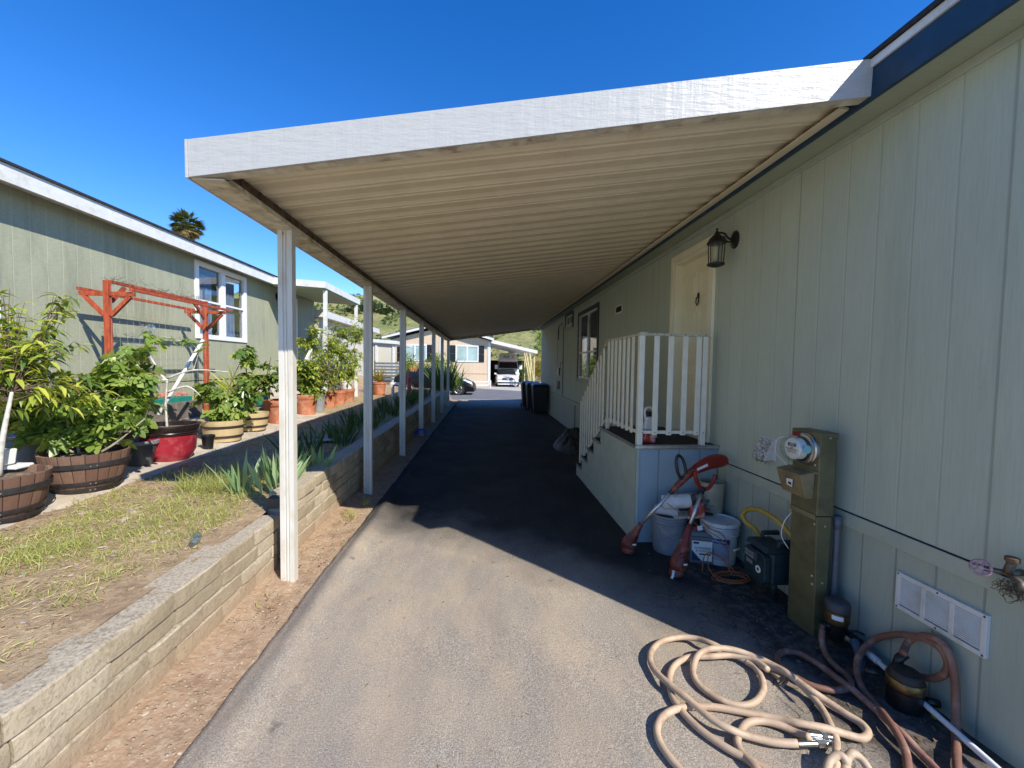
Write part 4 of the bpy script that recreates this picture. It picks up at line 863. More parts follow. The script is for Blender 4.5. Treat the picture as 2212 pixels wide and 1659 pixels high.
clump('iris_plant', 'narrow iris shoots at the left end of the iris row', -2.25, 3.95, 10, .42, .035, .18, L_iris, seed=4)
clump('agapanthus', 'arching strap-leaved clump at the foot of the sage green house', -4.9, 8.6, 60, .75, .03, .35, L_lance, seed=5, z=.95, droop=.5)
r = random.Random(9)
for i in range(34):
    y = 5.2+i*.32+r.uniform(-.1, .1); x = -2.05-r.random()*.55
    clump('iris_plant', 'shade-darkened iris clump in the shaded row behind the retaining wall', x, y, 16, .42, .035, .3, L_irisd, 'shaded irises along the wall', 100+i)
# ---------------------------------------------------------------- grass and litter (uncountable)
def grass(name, spots, mat, h, wd, seed):
    r = random.Random(seed); mb = MB()
    for (x, y, rad, n_, hh) in spots:
        for i in range(int(n_*(1.9 if y < 4.8 else 1))):
            a = r.uniform(0, 6.28); rr = rad*math.sqrt(r.random()); px, py = x+rr*math.cos(a), y+rr*math.sin(a)
            if px > -1.88: continue
            a = r.uniform(0, 6.28); ti = r.uniform(.1, 1.1); leaf(mb, (px, py, G(px, py)-.005), Vector((math.cos(a)*ti, math.sin(a)*ti, 1)), h*hh*r.uniform(.5, 1.2), wd, r.uniform(.2, 1.4), r.uniform(-1, 1), .1, 2)
    return kind(mb.build(name, mat), 'stuff')
sp = [(-2.6, 4.25, .35, 600, 2.6), (-2.45, 3.75, .4, 420, 1.3), (-2.3, 3.2, .3, 380, 1.0), (-2.9, 3.4, .4, 420, 1.0), (-3.1, 2.8, .4, 380, .9), (-2.75, 2.7, .25, 260, 1.1), (-2.55, 2.2, .18, 110, .8), (-3.0, 2.05, .22, 230, 1.0), (-2.35, 2.75, .15, 90, .8), (-3.3, 3.9, .3, 200, .8), (-3.3, 2.2, .3, 200, .8), (-2.05, 3.35, .12, 90, .8), (-2.6, 3.0, .8, 500, .6), (-3.0, 4.6, .4, 260, 1.2)]
rs = random.Random(77)
for i in range(150): sp.append((rs.uniform(-3.4, -2.0), rs.uniform(1.3, 4.5), .10, rs.randint(8, 30), rs.uniform(.4, 1.0)))
for i in range(70): sp.append((rs.uniform(-4.2, -2.2), rs.uniform(4.8, 19), .35, rs.randint(40, 100), rs.uniform(.6, 1.6)))
grass('grass', sp, L_grass, .085, .0045, 1)
dry = [(rs.uniform(-3.5, -1.95), rs.uniform(.9, 4.6), .25, 26, rs.uniform(.5, 1.1)) for i in range(230)]+[(-2.62, 4.2, .3, 160, 1.8), (-2.4, 4.05, .25, 120, 1.5)]
def straw(name, spots, seed):
    r = random.Random(seed); mb = MB()
    for (x, y, rad, n_, hh) in spots:
        for i in range(n_):
            px, py = x+r.gauss(0, rad*.6), y+r.gauss(0, rad*.6)
            if px > -1.88 or px < -4.3: continue
            a = r.gauss(.6, .9); L_ = .05*hh*r.uniform(.5, 1.6); leaf(mb, (px, py, G(px, py)+.006), Vector((math.cos(a), math.sin(a), r.uniform(-.05, .5))), L_, .004, .3, r.uniform(-1, 1), .1, 2)
    return kind(mb.build(name, L_dry), 'stuff')
straw('dry_grass', dry, 2)
mb = MB(); r = random.Random(5)
for (cx, cy, k) in ((-1.45, 4.55, 60), (-1.52, 4.7, 40), (-1.4, 5.0, 60), (-1.5, 2.9, 8)):
    for i in range(k):
        a = r.uniform(0, 6.28); leaf(mb, (cx+r.uniform(-.05, .05), cy+r.uniform(-.08, .08), .0), Vector((math.cos(a)*.6, math.sin(a)*.6, 1)), r.uniform(.03, .09), .006, .6, 0, .1, 2)
kind(mb.build('weeds', L_grass), 'stuff')
def pebbles(name, mat, n_, fx, fy, fz, s0, s1, seed):
    r = random.Random(seed); mb = MB()
    for i in range(n_):
        x, y = fx(r), fy(r); s_ = r.uniform(s0, s1)*(1 if r.random() > .1 else 2); z = fz(x, y); rot = Matrix.Rotation(r.uniform(0, 6), 4, 'Z') @ Matrix.Rotation(r.uniform(-.4, .4), 4, 'X')
        mb.lathe([(s_*.55, -.1*s_), (s_, .2*s_), (s_*.6, .55*s_)], (x, y, z), 6, rot, sx=r.uniform(.7, 1.3), sy=r.uniform(.6, 1))
    return kind(mb.build(name, mat, smooth='auto'), 'stuff')
pebbles('gravel', surf('tan_pebble', (.50, .42, .32), .9, var=.3, vs=5), 1300, lambda r: -1.66+.37*r.random(), lambda r: .3+7*r.random(), lambda x, y: -.025+.05*cl((-x-1.45)/.3)+.014*fbm(x, y, 5)+.008*fbm(x, y, 17), .002, .008, 4)
pebbles('soil_clods', surf('clod', (.36, .26, .17), .95, var=.3, vs=5), 4200, lambda r: -1.92-1.7*r.random(), lambda r: .6+4.6*r.random(), lambda x, y: G(x, y)+.002, .002, .010, 6)
pebbles('fallen_bits', surf('brown_litter', (.16, .09, .05), .95, var=.3, vs=5), 260, lambda r: -1.62+.36*r.random(), lambda r: 2.6+2.5*r.random(), lambda x, y: .004+.05*cl((-x-1.45)/.3), .002, .007, 8)
pebbles('flat_stones', surf('pale_stone', (.46, .38, .29), .9, var=.3, vs=9), 170, lambda r: -1.95-1.5*r.random(), lambda r: .7+3.6*r.random(), lambda x, y: G(x, y), .010, .024, 61)
pebbles('drive_grit', surf('drive_grit', (.30, .25, .19), .95, var=.4, vs=5), 420, lambda r: -1.1+3.0*r.random(), lambda r: .9+4.2*r.random(), lambda x, y: asph(x, y)+.001, .0015, .005, 62)
mb = MB(); r = random.Random(63)
for i in range(150):
    x, y = -1.93-1.6*r.random(), .8+3.9*r.random(); a = r.uniform(0, 6.28); p = Vector((x, y, G(x, y)+.008)); q_ = [p]
    for k in range(3): a += r.uniform(-.5, .5); p = p+Vector((math.cos(a), math.sin(a), 0))*r.uniform(.012, .04); q_.append(Vector((p.x, p.y, garden(p.x, p.y)+.008+r.random()*.008)))
    mb.tube(q_, r.uniform(.0008, .002), 4, False)
kind(mb.build('dry_stalks', surf('dry_stalk', (.30, .23, .13), .9, var=.4, vs=20)), 'stuff')
mb = MB()
for i in range(46):
    x, y = r.uniform(-1.2, 1.9), r.uniform(.9, 5.0); a = r.uniform(0, 6.28); leaf(mb, (x, y, asph(x, y)+.005), Vector((math.cos(a), math.sin(a), r.uniform(0, .3))), r.uniform(.012, .035), r.uniform(.004, .012), .5, r.uniform(-1, 1), .4, 3)
kind(mb.build('blown_leaves', surf('blown_leaf', (.26, .17, .08), .9, var=.4, vs=20)), 'stuff')
b = MB(); b.lathe([(.03, 0), (.032, .09), (.02, .12), (.012, .13), (.013, .15)], (-1.97, 2.93, .48), 14, Matrix.Rotation(R_(80), 4, 'X') @ Matrix.Rotation(.5, 4, 'Y')); tag(b.build('plastic_bottle', glassmat('bottle_plastic', (.75, .85, .9), .3), loc=(-1.97, 2.93, .48), smooth='auto'), 'clear plastic bottle lying on the soil beside the wall cap', 'bottle')
b = MB(); b.box(-2.55, -2.25, 6.4, 6.75, .50, .53); tag(b.build('paving_stone', m_conc, bevel=.008, loc=(-2.4, 6.6, .5)), 'pale stepping stone in the shaded garden bed', 'stone')
# ---------------------------------------------------------------- electric meter pedestal
m_olive = surf('olive_enamel', (.15, .135, .062), .5, var=.22, vs=6, dirt=(.06, .055, .03), dirts=4, bs=60, bstr=.1)
m_olive2 = surf('faded_tan_enamel', (.26, .205, .105), .5, var=.2, vs=8, dirt=(.12, .09, .045), dirts=5)
mp = thing('electric_meter_pedestal', 'olive metal electric meter pedestal standing against the grey-green wall', 'meter', (2.15, 2.48, 0))
FX, Y0_, Y1_ = 2.065, 2.385, 2.60
b = MB(); b.hexa([(FX+.03, Y0_+.02, -.05), (2.17, Y0_+.02, -.05), (2.17, Y1_+.03, -.05), (FX+.03, Y1_+.03, -.05)], [(FX, Y0_, .78), (2.165, Y0_, .78), (2.165, Y1_, .78), (FX, Y1_, .78)]); b.build('lower_cover', m_olive, mp, bevel=.006)
b = MB(); b.box(FX-.004, 2.17, Y0_-.003, Y1_+.003, .785, 1.295); b.build('upper_box', m_olive, mp, bevel=.006)
b = MB(); b.box(FX-.010, 2.176, Y0_-.010, Y1_+.010, 1.27, 1.305); b.build('top_cap', m_olive, mp, bevel=.004)
b = MB(); b.box(FX-.011, FX-.003, Y0_+.005, Y1_-.0, 1.045, 1.06); b.box(FX-.011, FX-.0045, Y0_+.005, Y1_, .76, .79); b.build('cover_lip', m_olive2, mp, bevel=.002)
b = MB(); b.hexa([(FX-.055, Y0_+.03, .885), (FX-.004, Y0_+.03, .885), (FX-.004, Y1_+.02, .885), (FX-.055, Y1_+.02, .885)], [(FX-.10, Y0_+.025, 1.035), (FX-.004, Y0_+.025, 1.055), (FX-.004, Y1_+.025, 1.055), (FX-.10, Y1_+.025, 1.035)])
bb = b.build('breaker_cover', m_olive2, mp, bevel=.004)
b = MB(); T_ = frame((FX-.088, 2.51, .965), (0, -1, 0), (-.25, 0, 1)); b.prism([T_ @ Vector(q) for q in ((-.03, -.022, 0), (.012, -.03, 0), (.032, .028, 0), (-.022, .022, 0))], (-.003, 0, 0)); b.build('torn_label', m_wht, bb)
b = MB(); b.prism([T_ @ Vector(q) for q in ((-.014, -.012, .0035), (.012, -.016, .0035), (.016, .002, .0035), (-.006, .006, .0035))], (-.001, 0, 0)); b.build('label_print', m_black, bb)
RX_ = Matrix.Rotation(R_(-90), 4, 'Y'); mc = Vector((FX-.004, 2.485, 1.19))
b = MB(); b.lathe([(.102, 0), (.102, .018), (.096, .024), (.096, .034), (.09, .036)], mc, 36, RX_); mr_ = b.build('meter_ring', m_chrome, mp, smooth='auto')
b = MB(); b.lathe([(.078, .03), (.076, .045), (.070, .05)], mc, 36, RX_); b.build('meter_base', m_black, mr_, smooth='auto')
b = MB(); b.lathe([(.068, .05), (.068, .095), (.064, .10)], mc, 32, RX_); dial = b.build('meter_dial', surf('meter_face', (.72, .74, .68), .4, var=.05), mp, smooth='auto')
D_ = mc+Vector((-.1012, 0, 0)); dT = frame(D_, (0, -1, 0), (0, 0, 1))
b = MB(); b.box(-.034, .034, .014, .034, 0, .001, dT); b.box(-.055, .055, -.004, -.001, 0, .001, dT); b.build('meter_display', m_black, dial)
text('41873', 'meter_digits', .016, m_wht, dial, dT @ Matrix.Translation((0, .024, .0012)), .0003)
text('kWh', 'meter_unit', .011, m_black, dial, dT @ Matrix.Translation((0, .006, .0012)), .0003)
text('WATTHOUR METER', 'meter_print', .009, m_black, dial, dT @ Matrix.Translation((0, -.013, .0012)), .0003)
text('CL200 240V 3W 60Hz', 'meter_print', .008, m_black, dial, dT @ Matrix.Translation((0, -.024, .0012)), .0003)
b = MB(); b.lathe([(.088, .036), (.088, .10), (.080, .122), (.062, .135), (.001, .14)], mc, 36, RX_, cap0=False); b.build('meter_glass', glassmat('meter_glass_mat', (.92, .94, .95), .10), mp, smooth=True)
b = MB(); sT = frame(mc+Vector((-.07, -.0895, .01)), (-1, 0, 0), (0, 0, 1)) ; b.lathe([(.026, 0), (.026, .0012)], (0, 0, 0), 20); b.v = [sT @ v for v in b.v]
stk = b.build('round_sticker', surf('aqua_sticker', (.25, .55, .60), .4), mp); b = MB(); b.lathe([(.016, .0013), (.016, .002)], (0, 0, 0), 16); b.v = [sT @ v for v in b.v]; b.build('sticker_centre', m_wht, stk)
b = MB(); b.box(FX-.05, FX-.003, 2.505, 2.56, 1.262, 1.285); b.build('red_seal', surf('red_plastic', (.35, .01, .015), .4), mp, bevel=.004)
b = MB(); b.tube(smooth_path([(FX-.03, 2.60, 1.25), (FX-.07, 2.66, 1.22), (FX-.05, 2.70, 1.12), (FX-.02, 2.64, 1.05), (FX-.01, 2.63, .99)], 5), .003, 5); b.tube(smooth_path([(FX+.02, 2.605, .74), (FX-.02, 2.63, .66), (FX-.02, 2.65, .55), (FX+.02, 2.63, .47)], 5), .003, 5); b.build('white_wire', m_wht, mp, smooth=True)
b = MB()
for (y, z) in ((2.41, 1.10), (2.575, 1.10), (2.40, .73), (2.40, .40), (2.395, .35)): b.lathe([(.008, 0), (.008, .004), (.003, .006)], (FX+(.0 if z < 1 else -.006), y, z), 8, RX_)
for z in (1.275, .72, .36): b.lathe([(.007, 0), (.005, .004)], (2.12, Y0_-.003-(.007 if z > 1.2 else -.003), z), 8, Matrix.Rotation(R_(90), 4, 'X'))
b.build('bolt', m_alu, mp)
b = MB()
pts = [Vector((2.215, 2.40, .15+.01*i)) for i in range(58)]; b.tube(pts, [.019 if i % 2 else .0165 for i in range(58)], 10); b.tube([(2.215, 2.40, .70), (2.215, 2.40, .78)], .022, 10)
tag(b.build('flexible_conduit', surf('grey_conduit', (.12, .14, .17), .45), loc=(2.225, 2.355, .1), smooth=True), 'ribbed grey conduit running down beside the meter pedestal', 'conduit')
# ---------------------------------------------------------------- gas meter
gm = thing('gas_meter', 'dark teal gas meter with a round white dial left of the pedestal', 'meter', (2.08, 2.85, 0))
m_gt = surf('dark_teal_paint', (.010, .034, .040), .5, var=.25, vs=12, bs=60); gx, ga, gb = 1.97, 2.70, 2.93
b = MB(); b.prism([(gx, ga, .20), (gx, ga+.03, .165), (gx, gb-.03, .165), (gx, gb, .20), (gx, gb-.005, .36), (gx, gb-.03, .385), (gx, ga+.03, .385), (gx, ga+.005, .36)], (.045, 0, 0)); gf = b.build('front_case', m_gt, gm, bevel=.006)
b = MB(); b.box(gx+.046, gx+.23, ga-.005, gb+.005, .17, .40); b.build('rear_case', m_gt, gm, bevel=.02)
b = MB(); b.prism([(gx+.01, ga, .401), (gx+.22, ga, .401), (gx+.20, ga, .43), (gx+.03, ga, .43)], (0, .23, 0)); b.tube([(gx+.12, ga+.03, .42), (gx+.12, ga+.03, .47), (gx+.22, ga+.03, .47)], .018, 8); b.tube([(gx+.12, gb-.03, .42), (gx+.12, gb-.03, .47), (gx+.24, gb-.03, .47)], .018, 8); b.build('top_case', m_gt, gm, smooth='auto')
b = MB(); b.box(gx-.02, gx-.001, ga+.07, gb-.02, .315, .375); ix = b.build('index_box', surf('index_grey', (.045, .06, .065), .35), gm, bevel=.005)
b = MB(); b.box(gx-.0225, gx-.021, ga+.09, gb-.04, .325, .345); b.box(gx-.0225, gx-.021, ga+.09, gb-.04, .352, .366); b.build('index_window', surf('index_label', (.25, .27, .27), .3, dirt=(.02, .02, .02), dirts=60), ix)
b = MB(); b.box(gx-.003, gx-.0005, gb-.10, gb-.03, .265, .295); b.build('name_plate', surf('plate_grey', (.22, .24, .24), .4, dirt=(.02, .02, .02), dirts=70), gf)
b = MB(); b.lathe([(.026, 0), (.026, .003)], (gx-.001, ga+.065, .262), 24, RX_); dd = b.build('dial', m_wht, gf); b = MB(); b.lathe([(.012, .0032), (.012, .004)], (gx-.001, ga+.065, .262), 16, RX_); b.build('dial_centre', m_black, dd)
b = MB(); b.tube([(2.09, 2.73, .47), (2.19, 2.73, .47), (2.235, 2.73, .40), (2.235, 2.73, -.02)], .02, 8); b.tube([(2.15, 2.84, .165), (2.15, 2.84, -.02)], .022, 8); b.build('gas_pipe', m_gt, gm, smooth=True)
# ---------------------------------------------------------------- buckets and clutter
m_bgrey = surf('grey_bucket', (.21, .235, .265), .5, var=.1, vs=6, dirt=(.32, .32, .30), dirts=9); m_bwhite = surf('white_bucket', (.62, .64, .64), .45, var=.1, vs=6, dirt=(.35, .34, .30), dirts=10)
def bucket(x, y, mat, label, lid):
    t = thing('bucket', label, 'bucket', (x, y, 0), 'five gallon buckets'); 
    pr = [(.128, 0), (.132, .01), (.143, .26), (.156, .262), (.156, .272), (.145, .276), (.147, .295), (.158, .297), (.158, .306), (.149, .309), (.150, .318), (.159, .320), (.159, .328), (.150, .331)]+([(.155, .337), (.155, .35), (.149, .352)] if not lid else [])
    q = MB(); q.lathe(pr+([(.143, .345), (.135, .03)] if not lid else []), (x, y, 0), 40, cap1=not lid or True); q.build('pail', mat, t, smooth='auto')
    if lid:
        q = MB(); q.lathe([(.152, .334), (.160, .336), (.162, .352), (.156, .366), (.146, .367), (.142, .352), (.02, .351), (.001, .352)], (x, y, 0), 40, cap0=False, cap1=False); q.build('lid', m_bwhite, t, smooth='auto')
    q = MB(); a0 = -2.6; q.tube(smooth_path([(x+.158*math.cos(a), y+.158*math.sin(a), .27-.115*math.sin((a-a0)/(2.9)*math.pi)) for a in [a0+.29*k for k in range(11)]], 3), .0022, 5); hd = q.build('bail', m_alu, t, smooth=True)
    q = MB(); a = a0+1.45; p = Vector((x+.165*math.cos(a), y+.165*math.sin(a), .158)); tt = Vector((-math.sin(a), math.cos(a), 0)); q.tube([p-tt*.04, p+tt*.04], .008, 8); q.build('grip', m_wht, hd, smooth=True)
    return t
b1 = bucket(1.72, 3.66, m_bgrey, 'open grey bucket with paper rolls piled on it, left of the pair', False)
b2 = bucket(2.085, 3.45, m_bwhite, 'pale bucket with ribbed rim and dirty white lid, blue label', True)
def wrap(mb, cx, cy, r0, r1, z0, z1, a0, a1, n_=12):
    vs = []
    for i in range(n_+1):
        a = lerp(a0, a1, i/n_); vs += [(cx+r0*math.cos(a), cy+r0*math.sin(a), z0), (cx+r1*math.cos(a), cy+r1*math.sin(a), z1)]
    mb.add(vs, [(2*i, 2*i+2, 2*i+3, 2*i+1) for i in range(n_)])
b = MB(); wrap(b, 2.085, 3.45, .1365, .1432, .05, .20, -2.75, -1.5); b.build('label', surf('label_blue_grey', (.33, .40, .50), .4, dirt=(.12, .2, .42), dirts=25), b2)
b = MB(); wrap(b, 2.085, 3.45, .1432, .1446, .196, .238, -2.75, -1.5); lb_ = b.build('label_band', surf('label_blue', (.02, .06, .26), .4), b2)
text('Premium Paint', 'label_lettering', .022, m_wht, b2, frame((2.085-.0835, 3.45-.1215, .217), (.82, -.57, 0), (0, 0, 1)), .0004)
# paper rolls, tray and jug
def roll(name, label, p0, p1, r_, mat):
    q = MB(); q.tube([p0, p1], r_, 20); return tag(q.build(name, mat, loc=p0, smooth='auto', bevel=.004), label, 'roll')
m_paper = surf('crumpled_paper', (.70, .70, .68), .9, var=.1, vs=14, bs=24, bstr=.9, bd=.02)
roll('paper_roll', 'upper white paper towel roll on the grey bucket', (1.63, 3.60, .47), (1.86, 3.55, .50), .062, m_paper)
roll('masking_roll', 'lower grey masking roll across the grey bucket rim', (1.58, 3.66, .387), (1.76, 3.56, .385), .040, surf('masking_paper', (.48, .49, .49), .9, bs=20, bstr=.6))
b = MB(); b.box(1.70, 1.93, 3.50, 3.66, .353, .366); tag(b.build('paint_tray', surf('cream_tray', (.62, .60, .45), .5), loc=(1.8, 3.58, .353), bevel=.005), 'flat cream tray lid resting on the grey bucket', 'tray')
b = MB(); b.hexa([(1.83, 3.50, .37), (1.96, 3.46, .37), (1.98, 3.52, .37), (1.85, 3.56, .37)], [(1.84, 3.51, .46), (1.95, 3.47, .50), (1.97, 3.53, .50), (1.86, 3.57, .46)]); tag(b.build('red_pack', surf('red_pack', (.38, .012, .015), .45, dirt=(.6, .6, .6), dirts=18), loc=(1.9, 3.5, .37), bevel=.01), 'small red packet beside the paper roll', 'pack')
b = MB(); r = random.Random(12)
for i in range(9):
    c = Vector((2.0+r.uniform(-.08, .09), 3.62+r.uniform(-.04, .05), .38+r.uniform(0, .2))); T_ = Matrix.Translation(c) @ Matrix.Rotation(r.uniform(-.9, .9), 4, 'Y') @ Matrix.Rotation(r.uniform(-.8, .8), 4, 'X') @ Matrix.Rotation(r.uniform(0, 3), 4, 'Z'); b.box(-.06, .06, -.03, .03, -.004, .004, T_)
kind(tag(b.build('scrap_pile', surf('printed_scrap', (.22, .22, .20), .6, var=.5, vs=20, dirt=(.5, .48, .4), dirts=30), loc=(2.0, 3.62, .38)), 'heap of printed scraps behind the red packet', 'scrap'), 'stuff')
b = MB(); b.box(1.92, 2.10, 3.57, 3.72, 0, .37); tag(b.build('storage_crate', surf('black_crate', (.03, .03, .032), .6), loc=(2.0, 3.64, 0), bevel=.01), 'black crate hidden behind the two buckets', 'crate')
jg = thing('antifreeze_jug', 'grey antifreeze jug with white label between the two buckets', 'jug', (1.90, 3.40, 0)); m_jug = surf('jug_grey', (.14, .155, .175), .4)
jT = Matrix.Translation((1.905, 3.43, 0)) @ Matrix.Rotation(-.28, 4, 'Z')
b = MB(); b.box(-.095, .095, -.055, .055, 0, .235, jT); b.hexa([jT @ Vector(q) for q in ((-.095, -.055, .2351), (.095, -.055, .2351), (.095, .055, .2351), (-.095, .055, .2351))], [jT @ Vector(q) for q in ((-.075, -.035, .275), (.04, -.04, .275), (.04, .04, .275), (-.075, .035, .275))]); b.build('body', m_jug, jg, bevel=.012, bseg=3)
b = MB(); b.tube([jT @ Vector(q) for q in ((.0, 0, .27), (.02, 0, .295), (.07, 0, .285), (.09, 0, .24), (.088, 0, .20))], .013, 8); b.build('handle', m_jug, jg, smooth=True)
b = MB(); b.lathe([(.022, .275), (.022, .30), (.02, .303)], jT @ Vector((-.045, 0, 0)), 16); b.build('cap', surf('red_cap', (.25, .03, .04), .5), jg, smooth='auto')
b = MB(); b.box(-.082, .082, -.058, -.0555, .03, .20, jT); lbl = b.build('label', m_wht, jg)
b = MB(); b.prism([jT @ Vector(q) for q in ((-.082, -.0585, .03), (.0, -.0585, .03), (-.03, -.0585, .06), (-.082, -.0585, .12))], (0, -.0006, 0)); b.box(-.07, -.025, -.0595, -.0583, .175, .192, jT); b.build('label_print', surf('label_navy', (.02, .04, .12), .4), lbl)
lT = frame(jT @ Vector((0.005, -.0592, .128)), (math.cos(-.28), math.sin(-.28), 0), (0, 0, 1))
text('ANTIFREEZE', 'label_lettering', .024, m_black, lbl, lT @ Matrix.Translation((0, .012, 0)), .0004); text('& COOLANT', 'label_lettering', .024, m_black, lbl, lT @ Matrix.Translation((.015, -.012, 0)), .0004)
b = MB(); b.box(-.02, .07, -.0595, -.0585, .082, .094, jT); b.build('label_bar', m_black, lbl)
# beige waste bin
wb = thing('waste_bin', 'tall beige plastic bin in the corner by the porch', 'bin', (2.13, 3.68, .28)); b = MB(); b.lathe([(.085, .0), (.10, .33), (.096, .34), (.09, .335), (.08, .04)], (2.13, 3.67, .30), 28, sx=1.1); b.build('bin', surf('beige_bin', (.36, .33, .23), .5, var=.15), wb, smooth='auto')
b = MB(); b.box(2.13, 2.255, 3.56, 3.78, 0, .30); tag(b.build('wooden_box', surf('dark_wood_box', (.06, .045, .03), .9), loc=(2.19, 3.67, 0), bevel=.006), 'dark wooden box under the beige bin', 'box')
# string trimmers
m_tr = surf('faded_red_plastic', (.19, .030, .017), .5, var=.2, vs=10, dirt=(.30, .14, .08), dirts=14); m_trr = surf('bright_red_plastic', (.28, .014, .009), .4)
def trimmer(label, hd, shaft, body):
    """hd: housing spine from spool up to shaft; shaft: 2 points; body: upper grip spine"""
    t = thing('string_trimmer', label, 'trimmer', hd[0]); sp_ = smooth_path(hd, 5); n_ = len(sp_)
    prof = [.040, .054, .062, .066, .066, .062, .056, .050, .044, .038, .033, .029, .026, .022, .020]
    q = MB(); q.tube(sp_, [prof[min(len(prof)-1, int(i*len(prof)/n_))] for i in range(n_)], 16); hs_ = q.build('motor_housing', m_tr, t, smooth=True)
    q = MB(); m_ = sp_[n_//3]
    for k in range(5): p = sp_[min(n_-1, int(n_*(.30+.05*k)))]; q.tube([p+Vector((-.05, -.045, .0)), p+Vector((.0, -.066, .012)), p+Vector((.04, -.05, .02))], .0025, 4)
    q.build('cooling_rib', m_black, hs_)
    q = MB(); q.lathe([(.046, -.025), (.056, -.015), (.056, .01), (.048, .03)], Vector(hd[0]), 22); q.build('spool', m_tr, t, smooth='auto')
    q = MB(); q.tube(shaft, .0145, 14); q.build('shaft', m_alu, t, smooth=True)
    q = MB(); a, b_ = Vector(shaft[1]), Vector(shaft[0]); d = (a-b_).normalized(); q.tube([a-d*.03, a+d*.03], .021, 12); q.build('collar', m_black, t, smooth='auto')
    if body: q = MB(); sp_ = smooth_path(body, 4); q.tube(sp_, [lerp(.022, .038, i/(len(sp_)-1)) for i in range(len(sp_))], 14); q.build('handle_body', m_tr, t, smooth=True)
    q = MB(); T2 = frame(m_+Vector((.02, -.069, .01)), (.6, -.1, .1), (0, -.1, 1)); q.box(-.015, .015, -.007, .007, 0, .002, T2); q.build('name_tag', m_wht, t)
    return t
t1 = trimmer('string trimmer with shaft leaning over the grey bucket, head lying left', [(1.317, 3.60, .035), (1.33, 3.60, .10), (1.37, 3.58, .19), (1.42, 3.56, .29)], [(1.40, 3.567, .26), (1.66, 3.48, .61)], [(1.66, 3.48, .61), (1.72, 3.46, .69), (1.79, 3.46, .76), (1.84, 3.47, .79)])
b = MB(); b.tube(smooth_path([(1.73, 3.45, .72), (1.69, 3.45, .78), (1.675, 3.46, .87), (1.695, 3.47, .925), (1.735, 3.47, .90), (1.76, 3.46, .82), (1.765, 3.45, .74)], 5), .0135, 8); b.tube([(1.725, 3.45, .73), (1.765, 3.45, .74)], .018, 8); b.build('loop_handle', m_black, t1, smooth=True)
b = MB(); sp_ = smooth_path([(1.80, 3.47, .765), (1.90, 3.50, .81), (2.02, 3.53, .85), (2.12, 3.56, .86), (2.19, 3.57, .86)], 4); b.tube(sp_, [.035, .036, .038, .042, .046, .05, .054, .058, .06, .062, .062, .062, .06, .058, .054, .048, .04][:len(sp_)], 14); rb_ = b.build('rear_housing', m_trr, t1, smooth='auto')
b = MB(); T_ = frame(Vector((1.91, 3.452, .825)), (.9, .1, .36), (-.36, 0, .9)); b.box(-.055, .055, -.009, .013, 0, .002, T_); b.build('name_tag', m_wht, rb_)
t2 = trimmer('second string trimmer propped upright with its head near the antifreeze jug', [(1.565, 3.17, .04), (1.59, 3.18, .12), (1.65, 3.22, .25), (1.72, 3.27, .39)], [(1.71, 3.265, .37), (1.866, 3.36, .65)], None)
b = MB(); b.tube(smooth_path([(1.80, 3.37, .81), (1.815, 3.37, .73), (1.86, 3.37, .665), (1.92, 3.37, .665), (1.97, 3.38, .72), (1.985, 3.38, .78)], 5), .016, 10); b.build('loop_handle', m_trr, t2, smooth=True)
b = MB(); b.tube([(1.53, 3.14, .07), (1.52, 3.13, .03), (1.505, 3.12, .015)], .011, 8); b.build('line_guard', m_wht, t2, smooth=True)
m_orange = surf('orange_cord', (.42, .14, .05), .5)
b = MB(); b.tube(smooth_path([(1.80, 3.43, .80), (1.845, 3.42, .80), (1.87, 3.40, .68), (1.86, 3.38, .52), (1.86, 3.34, .40), (1.93, 3.32, .33), (2.03, 3.30, .28), (2.05, 3.25, .15), (2.03, 3.2, .03)], 6), .004, 6)
b.tube(smooth_path([(1.60, 3.46, .51), (1.66, 3.44, .47), (1.80, 3.36, .37), (1.95, 3.28, .29), (2.02, 3.25, .24)], 6), .0035, 6)
for k in range(7):
    r = random.Random(k); cx, cy, a_, b_ = 1.99+r.uniform(-.02, .02), 3.09+r.uniform(-.02, .03), .13+r.uniform(-.03, .02), .085+r.uniform(-.025, .01); b.tube([(cx+a_*math.cos(t*.35), cy+b_*math.sin(t*.35), .006+.004*k) for t in range(19)], .004, 6, False)
b.tube(smooth_path([(1.86, 3.08, .02), (1.83, 3.16, .08), (1.88, 3.24, .15), (1.97, 3.22, .12), (2.02, 3.14, .03)], 6), .004, 6); b.tube(smooth_path([(1.80, 3.2, .02), (1.86, 3.27, .13), (1.96, 3.25, .14), (2.06, 3.14, .03)], 6), .004, 6)
tag(b.build('extension_cord', m_orange, loc=(1.99, 3.09, 0), smooth=True), 'thin orange extension cord coiled on the dark ground before the buckets', 'cord')
b = MB(); T_ = frame((1.84, 3.33, .335), (1, -.1, .2), (-.2, 0, 1)); b.box(-.022, .022, -.020, .020, 0, .001, T_); tg_ = b.build('cord_tag', m_wht, loc=(1.84, 3.33, .335)); tag(tg_, 'small white tag hanging on the orange cord', 'tag')
m_yel = surf('yellow_corrugated', (.48, .34, .06), .5, var=.2, vs=9)
b = MB(); P_y = smooth_path([(2.20, 2.74, .50), (2.17, 2.86, .575), (2.14, 3.00, .60), (2.12, 3.12, .57), (2.12, 3.19, .50), (2.12, 3.14, .455), (2.13, 3.06, .44), (2.14, 3.0, .40), (2.14, 2.93, .385)], 12); b.tube(P_y, [.0175+.0025*(i % 2) for i in range(len(P_y))], 10)
yt = thing('corrugated_hose', 'yellow corrugated hose looped above the gas meter', 'hose', (2.14, 3.0, .4)); b.build('hose', m_yel, yt, smooth=True)
